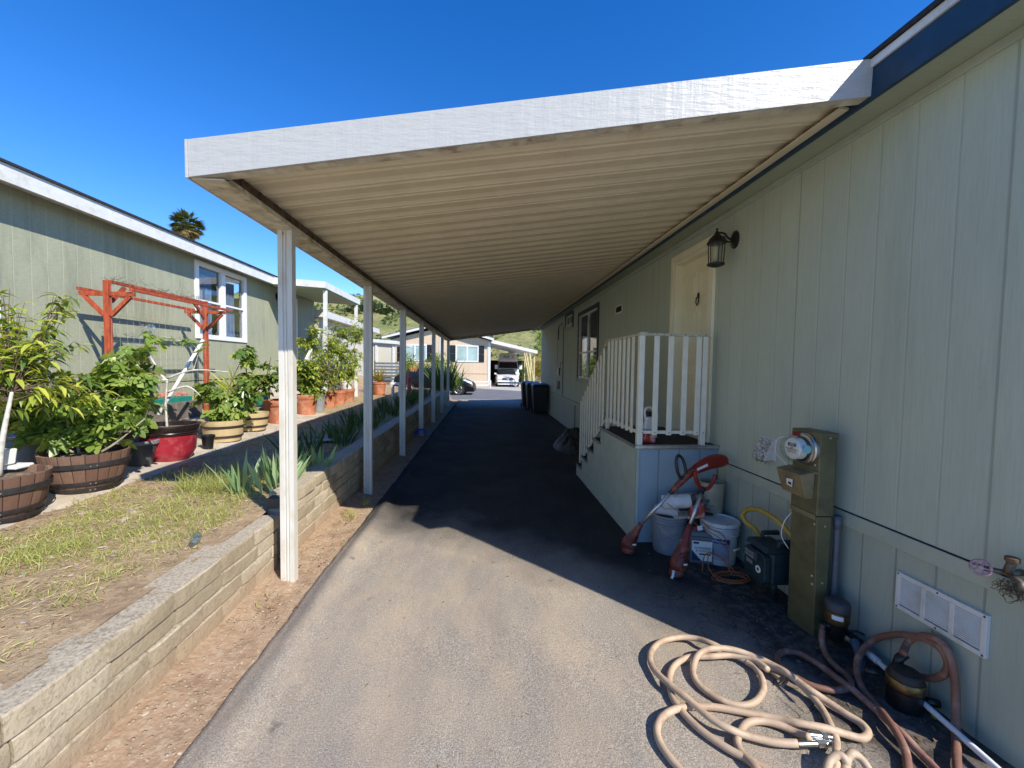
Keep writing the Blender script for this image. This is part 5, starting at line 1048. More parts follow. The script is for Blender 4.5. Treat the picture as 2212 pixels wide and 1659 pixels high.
b = MB(); P_y = smooth_path([(2.14, 2.94, .388), (2.15, 2.86, .40), (2.17, 2.74, .44)], 12); b.tube(P_y, [.021+.002*(i % 2) for i in range(len(P_y))], 10); b.build('cuff', m_black, yt, smooth=True)
# sprayer on the landing
sj = thing('spray_jug', 'red and white garden spray jug standing on the porch landing', 'jug', (1.63, 4.02, .95)); z = .947
b = MB(); b.box(1.57, 1.69, 3.93, 4.01, z, z+.13); b.build('body', surf('jug_red_white', (.42, .015, .02), .4, dirt=(.8, .8, .8), dirts=14), sj, bevel=.015)
b = MB(); b.hexa([(1.572, 3.935, z+.131), (1.688, 3.935, z+.131), (1.688, 4.005, z+.131), (1.572, 4.005, z+.131)], [(1.60, 3.95, z+.26), (1.655, 3.95, z+.26), (1.655, 3.99, z+.26), (1.60, 3.99, z+.26)]); b.build('shoulder', m_wht, sj, bevel=.01)
b = MB(); b.tube(smooth_path([(1.60, 3.97, z+.22), (1.585, 3.97, z+.30), (1.60, 3.97, z+.345), (1.65, 3.97, z+.345), (1.68, 3.97, z+.29)], 4), .011, 8); b.build('handle', m_wht, sj, smooth=True)
b = MB(); b.box(1.60, 1.66, 3.94, 4.0, z+.262, z+.31); b.build('pump_head', m_black, sj, bevel=.012)
b = MB(); b.tube([(1.705, 3.97, z+.05), (1.71, 3.97, z+.28)], .012, 8); b.build('wand', m_wht, sj, smooth=True)
b = MB(); b.box(1.70, 1.73, 4.02, 4.07, z, z+.16); b.build('nozzle', m_trr, sj, bevel=.01)
# ---------------------------------------------------------------- pipes, filters, tap
b = MB(); b.tube([(2.225, 2.40, .08), (2.205, 2.10, .075), (2.17, 1.78, .06), (2.10, 1.2, .05)], .0135, 10); b.tube([(2.216, 2.30, .0795), (2.214, 2.28, .0793)], .019, 10); b.tube([(2.207, 2.13, .0757), (2.203, 2.08, .0745)], .019, 10)
tag(b.build('pvc_pipe', m_wht, loc=(2.2, 1.9, .07), smooth='auto'), 'white plastic pipe running along the foot of the wall', 'pipe')
f1 = thing('pressure_regulator', 'black capped regulator with brass band under the grey conduit', 'valve', (2.14, 2.30, .0))
b = MB(); b.lathe([(.062, .245), (.066, .25), (.066, .29), (.058, .305), (.05, .31), (.03, .318)], (2.14, 2.29, 0), 28); b.build('cap', surf('rubber_cap', (.045, .05, .058), .5), f1, smooth='auto')
b = MB(); b.lathe([(.055, .17), (.063, .19), (.063, .244)], (2.14, 2.29, 0), 28); b.build('band', m_brass, f1, smooth='auto')
b = MB(); wrap(b, 2.14, 2.29, .064, .064, .21, .236, -2.7, -1.8); b.build('label', m_wht, f1)
b = MB(); b.lathe([(.03, .06), (.045, .10), (.055, .169)], (2.14, 2.29, 0), 20); b.tube([(2.08, 2.30, .145), (2.12, 2.29, .15)], .022, 10); b.tube([(2.19, 2.27, .12), (2.20, 2.16, .11)], .018, 10); b.tube([(2.15, 2.22, .16), (2.19, 2.20, .17), (2.23, 2.2, .15)], .006, 6); b.build('body', m_iron, f1, smooth='auto')
b = MB(); b.tube([(2.068, 2.302, .155), (2.066, 2.304, .115)], .021, 12); b.build('hose_clamp', m_chrome, f1, smooth='auto')
b = MB(); P_b = smooth_path([(2.17, 2.20, .12), (2.16, 2.16, .08), (2.15, 2.12, .0), (2.15, 2.1, -.04)], 8); b.tube(P_b, [.024+.002*(i % 2) for i in range(len(P_b))], 10); b.build('blue_coupling', surf('dull_blue_pipe', (.03, .07, .10), .5), f1, smooth=True)
f2 = thing('valve_canister', 'black canister with wide brass band beside the coiled hoses', 'valve', (2.12, 1.86, 0))
b = MB(); b.lathe([(.068, .0), (.072, .02), (.072, .10), (.066, .105)], (2.13, 1.87, 0), 28); b.build('lower_body', m_black, f2, smooth='auto')
b = MB(); b.lathe([(.074, .106), (.077, .11), (.077, .15), (.074, .154)], (2.13, 1.87, 0), 32); b.build('band', m_brass, f2, smooth='auto')
b = MB(); b.lathe([(.070, .155), (.068, .175), (.058, .188), (.02, .195), (.001, .195)], (2.13, 1.87, 0), 28); b.build('top', surf('rusty_black', (.035, .025, .022), .6, var=.3), f2, smooth='auto')
b = MB(); b.tube([(2.14, 1.93, .15), (2.17, 1.94, .20), (2.19, 1.93, .23)], .022, 10); b.tube([(2.05, 1.93, .13), (2.0, 1.96, .13)], .016, 8); b.tube([(2.19, 1.82, .07), (2.235, 1.80, .07)], .02, 8); b.build('fitting', m_iron, f2, smooth=True)
b = MB(); b.box(2.18, 2.20, 1.77, 1.785, .02, .05); b.build('green_tag', surf('lime_tag', (.22, .35, .02), .5), f2)
ft = thing('garden_tap', 'old brass outdoor tap with pale pink handwheel on the wall', 'tap', (2.2, 1.55, .85)); hc_ = Vector((2.14, 1.60, .852))
hd = Vector((-.8, -.42, .22)).normalized(); hT = hd.to_track_quat('Z', 'Y').to_matrix().to_4x4()
b = MB(); b.tube([hc_+hT @ Vector((.031*math.cos(a*.4189), .031*math.sin(a*.4189), 0)) for a in range(16)], .0055, 6, False); b.lathe([(.011, -.004), (.011, .005), (.006, .008)], hc_, 12, hT)
for k in range(5): a = k*1.2566; b.tube([hc_, hc_+hT @ Vector((.031*math.cos(a), .031*math.sin(a), 0))], .004, 5)
b.build('handwheel', surf('faded_pink', (.50, .30, .33), .6, var=.3, vs=40), ft, smooth=True)
b = MB(); b.tube([hc_-hd*.005, (2.20, 1.56, .85)], .011, 10); b.tube([(2.20, 1.555, .845), (2.20, 1.54, .905)], .015, 10); b.tube([(2.20, 1.555, .85), (W, 1.555, .85)], .014, 10); b.tube([(2.20, 1.55, .85), (2.19, 1.50, .835), (2.18, 1.49, .81)], .012, 10); b.build('valve_body', surf('weathered_bronze', (.20, .16, .11), .6, metal=.4, var=.4, vs=40), ft, smooth=True)
b = MB(); b.lathe([(.021, 0), (.023, .006), (.023, .018), (.02, .02)], (2.20, 1.54, .905), 14); b.build('vacuum_breaker_cap', surf('brown_cap', (.16, .09, .045), .7), ft, smooth='auto')
b = MB(); b.tube([(W-.012, 1.53, .822), (W-.012, 1.2, .815)], .008, 8); b.build('supply_pipe', m_iron, ft, smooth=True)
b = MB(); r = random.Random(6)
for i in range(70):
    p = Vector((2.235+r.uniform(-.03, .02), 1.545+r.gauss(0, .025), .80+r.uniform(-.03, .02))); q_ = [p]
    for k in range(3): q_.append(q_[-1]+Vector((r.uniform(-.012, .01), r.uniform(-.025, .025), r.uniform(-.025, .004))))
    b.tube(q_, .0013, 3, False)
kind(b.build('debris', surf('web_debris', (.12, .09, .06), .95), ft), 'stuff')
# ---------------------------------------------------------------- hoses
HP = {
'A':[(1.402,1.664,.03),(1.306,1.678,.03),(1.206,1.713,.03),(1.126,1.732,.05),(1.07,1.795,.05),(1.017,1.911,.05),(.965,2.016,.05),(.948,2.13,.03),(.959,2.218,.03),(1.007,2.296,.03),(1.101,2.362,.03),(1.213,2.388,.03),(1.308,2.358,.04),(1.363,2.279,.06),(1.454,2.231,.03),(1.515,2.178,.02),(1.579,2.134,.02),(1.645,2.059,.04),(1.674,1.947,.05),(1.73,1.879,.03),(1.766,1.815,.02),(1.794,1.76,.02),(1.782,1.713,.02),(1.732,1.686,.02),(1.675,1.69,.03),(1.581,1.709,.05),(1.48,1.742,.05),(1.408,1.794,.03),(1.328,1.828,.02),(1.18,1.877,.02),(1.08,1.892,.02),(1.009,1.893,.02),(.928,1.865,.03),(.853,1.823,.03),(.811,1.775,.02),(.797,1.714,.02),(.807,1.647,.02),(.827,1.591,.02),(.839,1.54,.02)],
'B':[(1.505,2.178,.02),(1.524,2.13,.02),(1.509,2.053,.02),(1.459,1.971,.02),(1.373,1.908,.02),(1.286,1.887,.02),(1.207,1.923,.02),(1.156,1.997,.02),(1.145,2.07,.02),(1.176,2.146,.03),(1.244,2.213,.05),(1.334,2.228,.07),(1.45,2.227,.06),(1.559,2.168,.05),(1.614,2.099,.05),(1.639,2.027,.06),(1.68,1.954,.03),(1.678,1.861,.02),(1.646,1.772,.02),(1.595,1.681,.03),(1.522,1.596,.05),(1.464,1.539,.04),(1.417,1.503,.02)],
'C':[(1.556,2.076,.05),(1.536,2.164,.04),(1.447,2.22,.03),(1.319,2.219,.03),(1.188,2.228,.02),(1.082,2.17,.02),(1.008,2.076,.02),(.969,1.96,.02),(.977,1.864,.02),(1.012,1.765,.02),(1.076,1.674,.02),(1.136,1.618,.02),(1.193,1.565,.02),(1.225,1.506,.02)],
'D':[(1.464,1.67,.05),(1.451,1.725,.02),(1.399,1.769,.02),(1.324,1.797,.02),(1.246,1.785,.02),(1.183,1.738,.02),(1.142,1.688,.02),(1.133,1.638,.02),(1.142,1.581,.03),(1.153,1.531,.02)],
'E':[(2.065,2.303,.13),(2.046,2.285,.06),(2.017,2.22,.02),(1.99,2.115,.02),(1.992,2.049,.02),(1.965,1.997,.02),(1.903,1.964,.02),(1.82,1.958,.02),(1.737,1.999,.02),(1.694,2.069,.02),(1.685,2.149,.02),(1.719,2.216,.02),(1.785,2.248,.02),(1.861,2.227,.02),(1.895,2.127,.03),(1.899,2.015,.04),(1.926,1.937,.03),(1.937,1.859,.02),(1.936,1.767,.02),(1.924,1.682,.03),(1.917,1.607,.02),(1.91,1.544,.02),(1.895,1.478,.02)],
'F':[(2.152,1.91,.24),(2.235,1.957,.27),(2.328,1.968,.29),(2.372,1.929,.29),(2.36,1.873,.26),(2.315,1.809,.2),(2.267,1.757,.12),(2.187,1.691,.06),(2.125,1.637,.03),(2.034,1.559,.03),(1.943,1.476,.02)],
'G':[(2.248,1.906,.12),(2.306,1.888,.12),(2.346,1.871,.16),(2.393,1.902,.2),(2.4,1.958,.24),(2.365,2.035,.24),(2.314,2.111,.2),(2.228,2.148,.14),(2.126,2.118,.08),(2.051,2.053,.04),(2.001,1.969,.02),(1.968,1.858,.02),(1.904,1.726,.05),(1.873,1.648,.04),(1.842,1.594,.02),(1.758,1.507,.02)],
'H':[(1.383,1.495,.03),(1.448,1.553,.05),(1.493,1.565,.07),(1.513,1.553,.07),(1.512,1.537,.04),(1.466,1.491,.03)],
'I':[(1.462,1.491,.03),(1.529,1.557,.05),(1.564,1.57,.07),(1.594,1.563,.06),(1.604,1.532,.04),(1.598,1.494,.02)]}
def wallslide(p, xm=2.232):
    if p[0] <= xm: return Vector(p)
    t = xm/p[0]; return Vector((xm, p[1]*t, 1.69+(p[2]-1.69)*t))
m_hose = surf('tan_rubber_hose', (.54, .40, .27), .6, var=.16, vs=7, dirt=(.30, .19, .12), dirts=9, bs=90, bstr=.15)
m_hoseb = surf('shade_brown_rubber_hose', (.23, .11, .075), .6, var=.2, vs=7, dirt=(.42, .26, .19), dirts=9, bs=90, bstr=.15)  # darker copy of the tan hose, shade put into its colour
def hose(keys, label, mat, r_=.0165, slim=1):
    b = MB(); P0 = HP[keys[0]][0]
    for k in keys:
        pts = [wallslide(p) for p in HP[k]]; pts = [Vector((p.x, p.y, max(p.z, .02)+.006)) for p in pts]; sp_ = smooth_path(pts, 7); sp_ = [p+Vector((.0025*noise.noise(p*9), .0025*noise.noise(p*9+Vector((5, 1, 2))), 0)) for p in sp_]; b.tube(sp_, [r_*(1+.07*noise.noise(p*7)) for p in sp_], 12)
    return b, P0
hs1 = thing('garden_hose', 'pale sunlit rubber hose lying in tangled loops on the asphalt', 'hose', (1.4, 1.9, 0)); b, _ = hose('ABCD', '', m_hose); b.build('hose', m_hose, hs1, smooth=True)
b = MB()
for a_, c_ in (((1.40, 1.662, .036), (1.555, 1.657, .036)), ((1.475, 1.688, .052), (1.565, 1.672, .05))): b.tube([a_, c_], [.017, .013], 12); b.tube([Vector(a_)*.45+Vector(c_)*.55, Vector(a_)*.2+Vector(c_)*.8], .019, 8)
b.tube([(1.555, 1.657, .036), (1.59, 1.675, .036)], .008, 8); b.build('metal_coupling', m_chrome, hs1, smooth='auto')
t_ = thing('garden_hose', 'shade-browned hose snaking from the regulator clamp across the shade', 'hose', (1.9, 2.0, 0)); b, _ = hose('E', '', m_hoseb); b.build('hose', m_hoseb, t_, smooth=True)
t_ = thing('garden_hose', 'shade-browned hose arching in a big loop over the brass-banded canister', 'hose', (2.15, 1.9, 0)); b, _ = hose('FG', '', m_hoseb); b.build('hose', m_hoseb, t_, smooth=True)
t_ = thing('garden_hose', 'short pale hose coils at the bottom edge beside the tangle', 'hose', (1.5, 1.53, 0)); b, _ = hose('HI', '', m_hose); b.build('hose', m_hose, t_, smooth=True)
# leaves and bits by the wall
mb = MB(); r = random.Random(14)
for i in range(160):
    x = lerp(1.75, 2.24, r.random()**.7); y = r.uniform(1.5, 3.2); a = r.uniform(0, 6.28); leaf(mb, (x, y, asph(x, y)+.006), Vector((math.cos(a), math.sin(a), r.uniform(-.1, .3))), r.uniform(.015, .05), r.uniform(.006, .02), .3, r.uniform(-1, 1), .3, 2)
kind(mb.build('leaf_litter', surf('dry_leaf_litter', (.22, .15, .09), .9, var=.4, vs=30)), 'stuff')
mb = MB(); a = Vector((1.62, 2.02, .012))
for i in range(4): leaf(mb, a+Vector((r.uniform(-.03, .03), r.uniform(-.03, .03), 0)), Vector((r.uniform(-1, 1), r.uniform(-1, 1), .3)), .07, .05, .2, r.uniform(-1, 1), .4, 3)
tag(mb.build('dry_leaf', surf('curled_leaf', (.38, .27, .17), .9, var=.2), loc=(1.62, 2.02, 0)), 'curled dry leaf inside the hose tangle', 'leaf')
# ---------------------------------------------------------------- far end of the drive: tarp, bins, pouf
b = MB(); r = random.Random(5); n_ = 46
def tz(x, y):
    u, v = (x-1.86)/.40, (y-8.4)/.85; d = u*u+v*v
    return max(0, 1-d)**1.0*.36*(1+.5*fbm(x, y, 4))+.028*math.sin(x*38+fbm(x, y, 2)*9+y*12)*max(0, 1-d)
b.grid([1.45+.80*i/n_ for i in range(n_+1)], [7.5+1.8*i/n_ for i in range(n_+1)], tz); tag(b.build('tarp_bundle', surf('olive_tarp', (.03, .033, .018), .6, var=.5, vs=9, bs=30), loc=(1.98, 8.3, 0), smooth=True), 'crumpled olive tarp bundle heaped behind the porch steps', 'tarp')
def bin_(x, y, label):
    t = thing('wheelie_bin', label, 'bin', (x, y, 0), 'wheelie bins in a row'); q = MB()
    q.hexa([(x-.22, y-.26, .06), (x+.22, y-.26, .06), (x+.22, y+.24, .06), (x-.22, y+.24, .06)], [(x-.28, y-.33, .98), (x+.28, y-.33, .98), (x+.28, y+.33, .98), (x-.28, y+.33, .98)]); q.build('body', surf('dark_bin', (.012, .013, .018), .5), t, bevel=.03)
    q = MB(); q.hexa([(x-.30, y-.36, .982), (x+.30, y-.36, .982), (x+.30, y+.36, .982), (x-.30, y+.36, .982)], [(x-.24, y-.28, 1.05), (x+.24, y-.28, 1.05), (x+.24, y+.30, 1.08), (x-.24, y+.30, 1.08)]); q.build('lid', surf('blue_lid', (.012, .04, .20), .45), t, bevel=.02)
    for sx in (-1, 1): q = MB(); q.lathe([(.10, 0), (.10, .04)], (x+sx*.23, y+.26, .10), 16, Matrix.Rotation(R_(90*sx), 4, 'Y')); q.build('wheel', m_black, t, smooth='auto')
    q = MB(); q.tube([(x-.24, y-.40, 1.02), (x+.24, y-.40, 1.02)], .015, 8); q.build('handle', m_black, t)
bin_(1.96, 14.6, 'dark wheelie bin nearest the viewer against the wall'); bin_(1.84, 15.5, 'middle wheelie bin with a blue lid'); bin_(1.74, 16.4, 'farthest wheelie bin, its blue lid peeking out left')
b = MB(); r = random.Random(3)
for i in range(260):
    v = Vector((r.gauss(0, 1), r.gauss(0, 1), abs(r.gauss(0, 1)))).normalized(); p = Vector((-1.50, 9.86, .03))+Vector((v.x*.13, v.y*.13, v.z*.10)); leaf(b, p, v+Vector((r.uniform(-.5, .5), r.uniform(-.5, .5), 0)), .045, .03, .3, r.uniform(-1, 1), .3, 2)
tag(b.build('ribbon_bow', surf('purple_blue_foil', (.16, .14, .75), .3), loc=(-1.5, 9.86, 0)), 'shiny purple-blue ribbon bundle at the foot of the fourth post', 'ornament')
# ---------------------------------------------------------------- far garden end
yu = thing('yucca', 'spiky yellow-green yucca in a terracotta pot at the garden end', 'plant', (-3.85, 15.3, .6)); z0_ = G(-3.85, 15.3)
q = MB(); q.lathe([(.19, 0), (.25, .40), (.27, .41), (.27, .47), (.25, .47)], (-3.85, 15.3, z0_), 28); q.build('pot', m_terra, yu, smooth='auto')
mb = MB(); r = random.Random(2)
for i in range(70):
    a = r.uniform(0, 6.28); ti = r.uniform(.1, 1.4); leaf(mb, (-3.85, 15.3, z0_+.46), Vector((math.cos(a)*ti, math.sin(a)*ti, 1)), r.uniform(.45, .75), .045, .5, 0, .2, 3)
mb.build('leaves', L_yel, yu)
bl_ = thing('bollard_post', 'pinkish red turned garden post with pointed finial', 'post', (-2.85, 15.8, .6)); z = G(-2.85, 15.8)
q = MB(); q.lathe([(.075, -.1), (.075, .45), (.065, .50), (.09, .52), (.09, .55), (.06, .58), (.085, .64), (.07, .70), (.03, .76), (.015, .84), (.001, .90)], (-2.85, 15.8, z), 20); q.build('post', surf('faded_red_paint', (.55, .10, .09), .6), bl_, smooth='auto')
q = MB(); z = G(-3.15, 14.9); q.box(-3.31, -3.25, 14.85, 15.1, z-.03, z+.42); q.box(-3.07, -3.01, 14.85, 15.1, z-.03, z+.42); q.box(-3.32, -3.0, 14.83, 15.12, z+.421, z+.50); tag(q.build('garden_stool', m_wht, loc=(-3.16, 14.97, z), bevel=.01), 'small white plastic stool near the red garden post', 'stool')
clump('bird_of_paradise', 'large dark bird-of-paradise clump with sword leaves at the drive end', -1.9, 18.6, 110, 1.6, .07, .9, L_irisd, seed=55, z=.5, droop=.35)
clump('bird_of_paradise', 'smaller strap-leaved clump leaning right beside the dark clump', -1.35, 18.9, 34, 1.2, .07, .5, L_bush, seed=56, z=.5, droop=.5)
clump('bromeliad', 'orange star-shaped plant before the dark hatchback', -3.15, 18.4, 22, .36, .05, .4, leafmat('orange_leaf', (.5, .22, .10), (.6, .35, .16)), seed=57, z=1.35)
def shrub(name, label, c, rad, n_, L, lm, seed, trunk=None, cat='shrub', group=None, wd=None):
    t = thing(name, label, cat, (c[0], c[1], trunk if trunk is not None else c[2]-rad[2]), group); r = random.Random(seed); q = MB(); cs = []
    for i in range(max(6, n_//90)):
        v = Vector((r.gauss(0, 1), r.gauss(0, 1), r.gauss(0, 1))).normalized()*r.uniform(.35, .85); cs.append((Vector((c[0]+v.x*rad[0], c[1]+v.y*rad[1], c[2]+v.z*rad[2])), r.uniform(.22, .42)))
    for i in range(n_):
        cc, k = r.choice(cs); v = Vector((r.gauss(0, 1), r.gauss(0, 1), r.gauss(0, 1))).normalized()*k*r.uniform(.7, 1.05); p = cc+Vector((v.x*rad[0], v.y*rad[1], v.z*rad[2]))
        leaf(q, p, v.normalized()+Vector((r.uniform(-.7, .7), r.uniform(-.7, .7), r.uniform(-.3, .7))), L*r.uniform(.6, 1.3), wd or L*.5, .3, r.uniform(-1, 1), .2, 2)
    q.build('crown', lm, t)
    if trunk is not None:
        q = MB(); rz = trunk; q.tube(smooth_path([(c[0], c[1], rz), (c[0]+.1*rad[0], c[1], (rz+c[2])/2), (c[0], c[1], c[2])], 4), [lerp(.09*rad[0], .03*rad[0], i/8) for i in range(9)], 8)
        for cc, k in cs[:7]: q.tube([(c[0], c[1], lerp(rz, c[2], .7)), cc], .02*rad[0], 5)
        q.build('trunk', m_bark2, t, smooth=True)
    return t
L_far = leafmat('sunny_hedge_leaf', (.12, .22, .02), (.26, .36, .05), .4)
shrub('hedge_bush', 'bright green bush under the tan house left window', (-5.3, 30.5, 1.3), (1.5, .7, 1.25), 3200, .16, L_far, 3)
shrub('hedge_bush', 'lighter green bush between the two tan house windows', (-3.5, 30.6, 1.4), (1.2, .7, 1.3), 2600, .16, L_far, 4)
# ---------------------------------------------------------------- cars
m_cblack = surf('black_car_paint', (.004, .005, .007), .3, var=.1, coat=.0, spec=.35); m_cwhite = surf('white_car_paint', (.78, .79, .80), .25, var=.03, coat=.5); m_cglass = surf('car_glass', (.01, .012, .015), .15, var=.05, spec=.4)
m_tyre = surf('tyre_rubber', (.02, .02, .02), .85); m_rim = surf('alloy', (.35, .36, .37), .3, metal=.8); m_lamp = surf('headlamp', (.75, .78, .80), .1, var=.1, vs=20)
def car(name, label, T, L, Wd, prof, roofp, mat, cat='car', front_extra=None, wr=.315, wx=(.19, .80)):
    """prof: side silhouette of lower body (x,z) pairs along top; roofp: greenhouse (x,z). x from 0 front to 1 rear"""
    t = thing(name, label, cat, tuple(T.translation)); hw = Wd/2
    def X(q): return [v for v in q]
    b = MB(); n_ = len(prof); cols = []
    for (x, z) in prof:
        tp = .86+.14*min(1, math.sin(math.pi*cl(x*.96+.02))*2.2); w_ = hw*tp
        cols.append([(x*L, -w_*.94, .20), (x*L, -w_, .38), (x*L, -w_, z*.72), (x*L, -w_*.90, z), (x*L, 0, z+.03), (x*L, w_*.90, z), (x*L, w_, z*.72), (x*L, w_, .38), (x*L, w_*.94, .20)])
    k = 9; b.add([T @ Vector(p) for c_ in cols for p in c_], [(i*k+j, i*k+j+1, (i+1)*k+j+1, (i+1)*k+j) for i in range(n_-1) for j in range(k-1)]+[tuple(range(k))[::-1], tuple((n_-1)*k+j for j in range(k))])
    b.build('body', mat, t, smooth='auto')
    b = MB(); cols = []
    for (x, z, wv) in roofp: cols.append([(x*L, -hw*.88, .85), (x*L, -hw*wv, z-.04), (x*L, -hw*wv*.8, z), (x*L, hw*wv*.8, z), (x*L, hw*wv, z-.04), (x*L, hw*.88, .85)])
    k = 6; nn = len(roofp); b.add([T @ Vector(p) for c_ in cols for p in c_], [(i*k+j, i*k+j+1, (i+1)*k+j+1, (i+1)*k+j) for i in range(nn-1) for j in range(k-1)]+[tuple(range(k))[::-1], tuple((nn-1)*k+j for j in range(k))])
    b.build('windows', m_cglass, t, smooth='auto')
    b = MB(); mid = [q for q in roofp if q[1] > max(p[1] for p in roofp)-.16]
    cols = [[(x*L, -hw*wv*1.01, z-.05), (x*L, -hw*wv*.8, z+.012), (x*L, hw*wv*.8, z+.012), (x*L, hw*wv*1.01, z-.05)] for x, z, wv in mid]; k = 4
    b.add([T @ Vector(p) for c_ in cols for p in c_], [(i*k+j, i*k+j+1, (i+1)*k+j+1, (i+1)*k+j) for i in range(len(cols)-1) for j in range(3)]); b.build('roof', mat, t, smooth='auto')
    for xf in wx:
        for sy in (-1, 1):
            c = Vector((xf*L, sy*(hw-.10), wr)); R4 = Matrix.Rotation(R_(-90*sy), 4, 'X')
            b = MB(); b.lathe([(wr*.66, -.02), (wr*.97, -.02), (wr, .02), (wr, .10), (wr*.95, .13), (wr*.68, .13)], (0, 0, 0), 28, R4); b.v = [T @ (v+c) for v in b.v]; wl = b.build('wheel', m_tyre, t, smooth='auto')
            b = MB(); b.lathe([(.05, .115), (.05, .135)], (0, 0, 0), 12, R4)
            for s in range(5):
                a = s*1.2566; P = R4 @ Vector((math.cos(a)*wr*.64, math.sin(a)*wr*.64, .125)); b.tube([R4 @ Vector((0, 0, .12)), P], .025, 5)
            b.tube([R4 @ Vector((math.cos(a*.3927)*wr*.65, math.sin(a*.3927)*wr*.65, .125)) for a in range(17)], .02, 5, False); b.v = [T @ (v+c) for v in b.v]; b.build('rim', m_rim, wl)
            b = MB(); b.lathe([(wr*1.18, -.0), (wr*1.18, .104)], (0, 0, 0), 24, R4); b.v = [T @ (v+c) for v in b.v]; b.build('wheel_arch', m_black, t, smooth='auto')
    return t
# black hatchback, nose to the right
T = frame((-.55, 23.75, .0), (-1, .06, 0), (-.06, -1, 0))
hb = car('black_hatchback', 'black hatchback car parked on the street with its nose to the right', T, 4.5, 1.75,
   [(0, .50), (.02, .66), (.08, .80), (.18, .93), (.26, 1.0), (.40, 1.02), (.60, 1.03), (.80, 1.06), (.94, 1.08), (.985, .95), (1, .6)], [(.20, .90, .80), (.30, 1.20, .74), (.42, 1.46, .70), (.55, 1.50, .70), (.72, 1.44, .70), (.88, 1.22, .72), (.965, 1.02, .78)], m_cblack)
for sy in (-1, 1):
    b = MB(); b.prism([T @ Vector((x, sy*y, z)) for x, y, z in ((.12, .66, .70), (.14, .80, .62), (.62, .86, .84), (.55, .70, .88))], (0, 0, .035)); b.build('headlight', m_lamp, hb, bevel=.01)
    b = MB(); b.box(.02, .12, min(sy*.55, sy*.72), max(sy*.55, sy*.72), .32, .40, T); b.build('fog_lamp', m_lamp, hb, bevel=.01)
b = MB(); b.box(-.012, .03, -.45, .45, .28, .42, T); b.build('grille', m_black, hb)
# white saloon, facing the viewer
T = frame((1.80, 32.2, .0), (0, 1, 0), (-1, 0, 0))
wc = car('white_saloon', 'white saloon car facing the viewer under the far carport', T, 4.6, 1.80,
   [(0, .50), (.01, .66), (.04, .76), (.10, .84), (.24, .93), (.32, .97), (.6, .98), (.85, 1.0), (.98, .98), (1, .6)], [(.26, .92, .82), (.34, 1.18, .76), (.42, 1.40, .70), (.55, 1.44, .68), (.70, 1.38, .68), (.86, 1.02, .76)], m_cwhite)
for sy in (-1, 1):
    b = MB(); b.prism([T @ Vector((x, sy*y, z)) for x, y, z in ((.0, .50, .60), (.04, .78, .66), (.10, .86, .76), (.03, .56, .72))], (0, -.03, 0)); b.build('headlight', m_lamp, wc, bevel=.005)
    b = MB(); b.prism([T @ Vector((1.35, sy*(.86+dy), z)) for dy, z in ((0, .95), (.15, .97), (.17, 1.09), (.0, 1.08))], (0, .09, 0)); b.build('mirror', m_cwhite, wc, bevel=.01)
    b = MB(); b.box(-.03, .02, min(sy*.45, sy*.80), max(sy*.45, sy*.80), .30, .40, T); b.build('air_intake', m_black, wc)
b = MB(); b.prism([T @ Vector((-.012, y, z)) for y, z in ((-.40, .56), (.40, .56), (.46, .68), (.36, .75), (-.36, .75), (-.46, .68))], (0, -.02, 0)); gr = b.build('grille', surf('dark_grille', (.05, .05, .055), .3), wc)
b = MB()
for z in (.62, .68): b.box(-.045, -.033, -.42, .42, z, z+.015, T)
b.build('grille_bar', m_chrome, gr)
b = MB(); b.v = []; b.tube([T @ Vector((-.055, .10*math.cos(a*.4), .655+.10*math.sin(a*.4))) for a in range(17)], .010, 6, False)
for a in (90, 210, 330): b.tube([T @ Vector((-.055, 0, .655)), T @ Vector((-.055, .10*math.cos(R_(a)), .655+.10*math.sin(R_(a))))], .009, 5)
b.build('star_emblem', m_chrome, wc)
b = MB(); b.box(-.02, .02, -.50, .50, .30, .38, T); b.build('lower_intake', m_black, wc)
b = MB(); b.box(-.035, .0, -.80, .80, .40, .50, T); b.build('bumper', m_cwhite, wc, bevel=.03)
# motorhome van behind it
T = frame((2.18, 37.9, .0), (0, 1, 0), (-1, 0, 0)); vn = thing('camper_van', 'high-roofed white camper van lettered AIRX behind the white saloon', 'van', (2.18, 38, 0))
b = MB(); cs = [(0, .95, .5), (.15, 1.25, .95), (.9, 1.45, .97)]
b.hexa([T @ Vector(p) for p in ((0, -.98, .35), (5.6, -1.0, .35), (5.6, 1.0, .35), (0, .98, .35))], [T @ Vector(p) for p in ((.1, -.98, 1.15), (5.6, -1.02, 1.3), (5.6, 1.02, 1.3), (.1, .98, 1.15))])
b.hexa([T @ Vector(p) for p in ((.2, -.98, 1.16), (5.6, -1.02, 1.301), (5.6, 1.02, 1.301), (.2, .98, 1.16))], [T @ Vector(p) for p in ((1.0, -.86, 2.05), (5.6, -.98, 2.05), (5.6, .98, 2.05), (1.0, .86, 2.05))])
b.build('body', m_cwhite, vn, bevel=.06)
b = MB(); b.hexa([T @ Vector(p) for p in ((.75, -.90, 2.06), (5.6, -1.0, 2.06), (5.6, 1.0, 2.06), (.75, .90, 2.06))], [T @ Vector(p) for p in ((1.05, -.74, 2.86), (5.5, -.80, 2.95), (5.5, .80, 2.95), (1.05, .74, 2.86))]); b.build('high_roof', m_cwhite, vn, bevel=.10, bseg=3)
b = MB(); b.prism([T @ Vector(p) for p in ((.38, -.88, 1.45), (.38, .88, 1.45), (.85, .82, 1.98), (.85, -.82, 1.98))], (0, -.03, 0)); b.build('windscreen', m_cglass, vn)
b = MB(); b.prism([T @ Vector(p) for p in ((.82, -.84, 1.99), (.82, .84, 1.99), (.86, .84, 2.05), (.86, -.84, 2.05))], (0, -.03, 0)); b.build('red_stripe', surf('red_stripe', (.45, .02, .02), .4), vn)
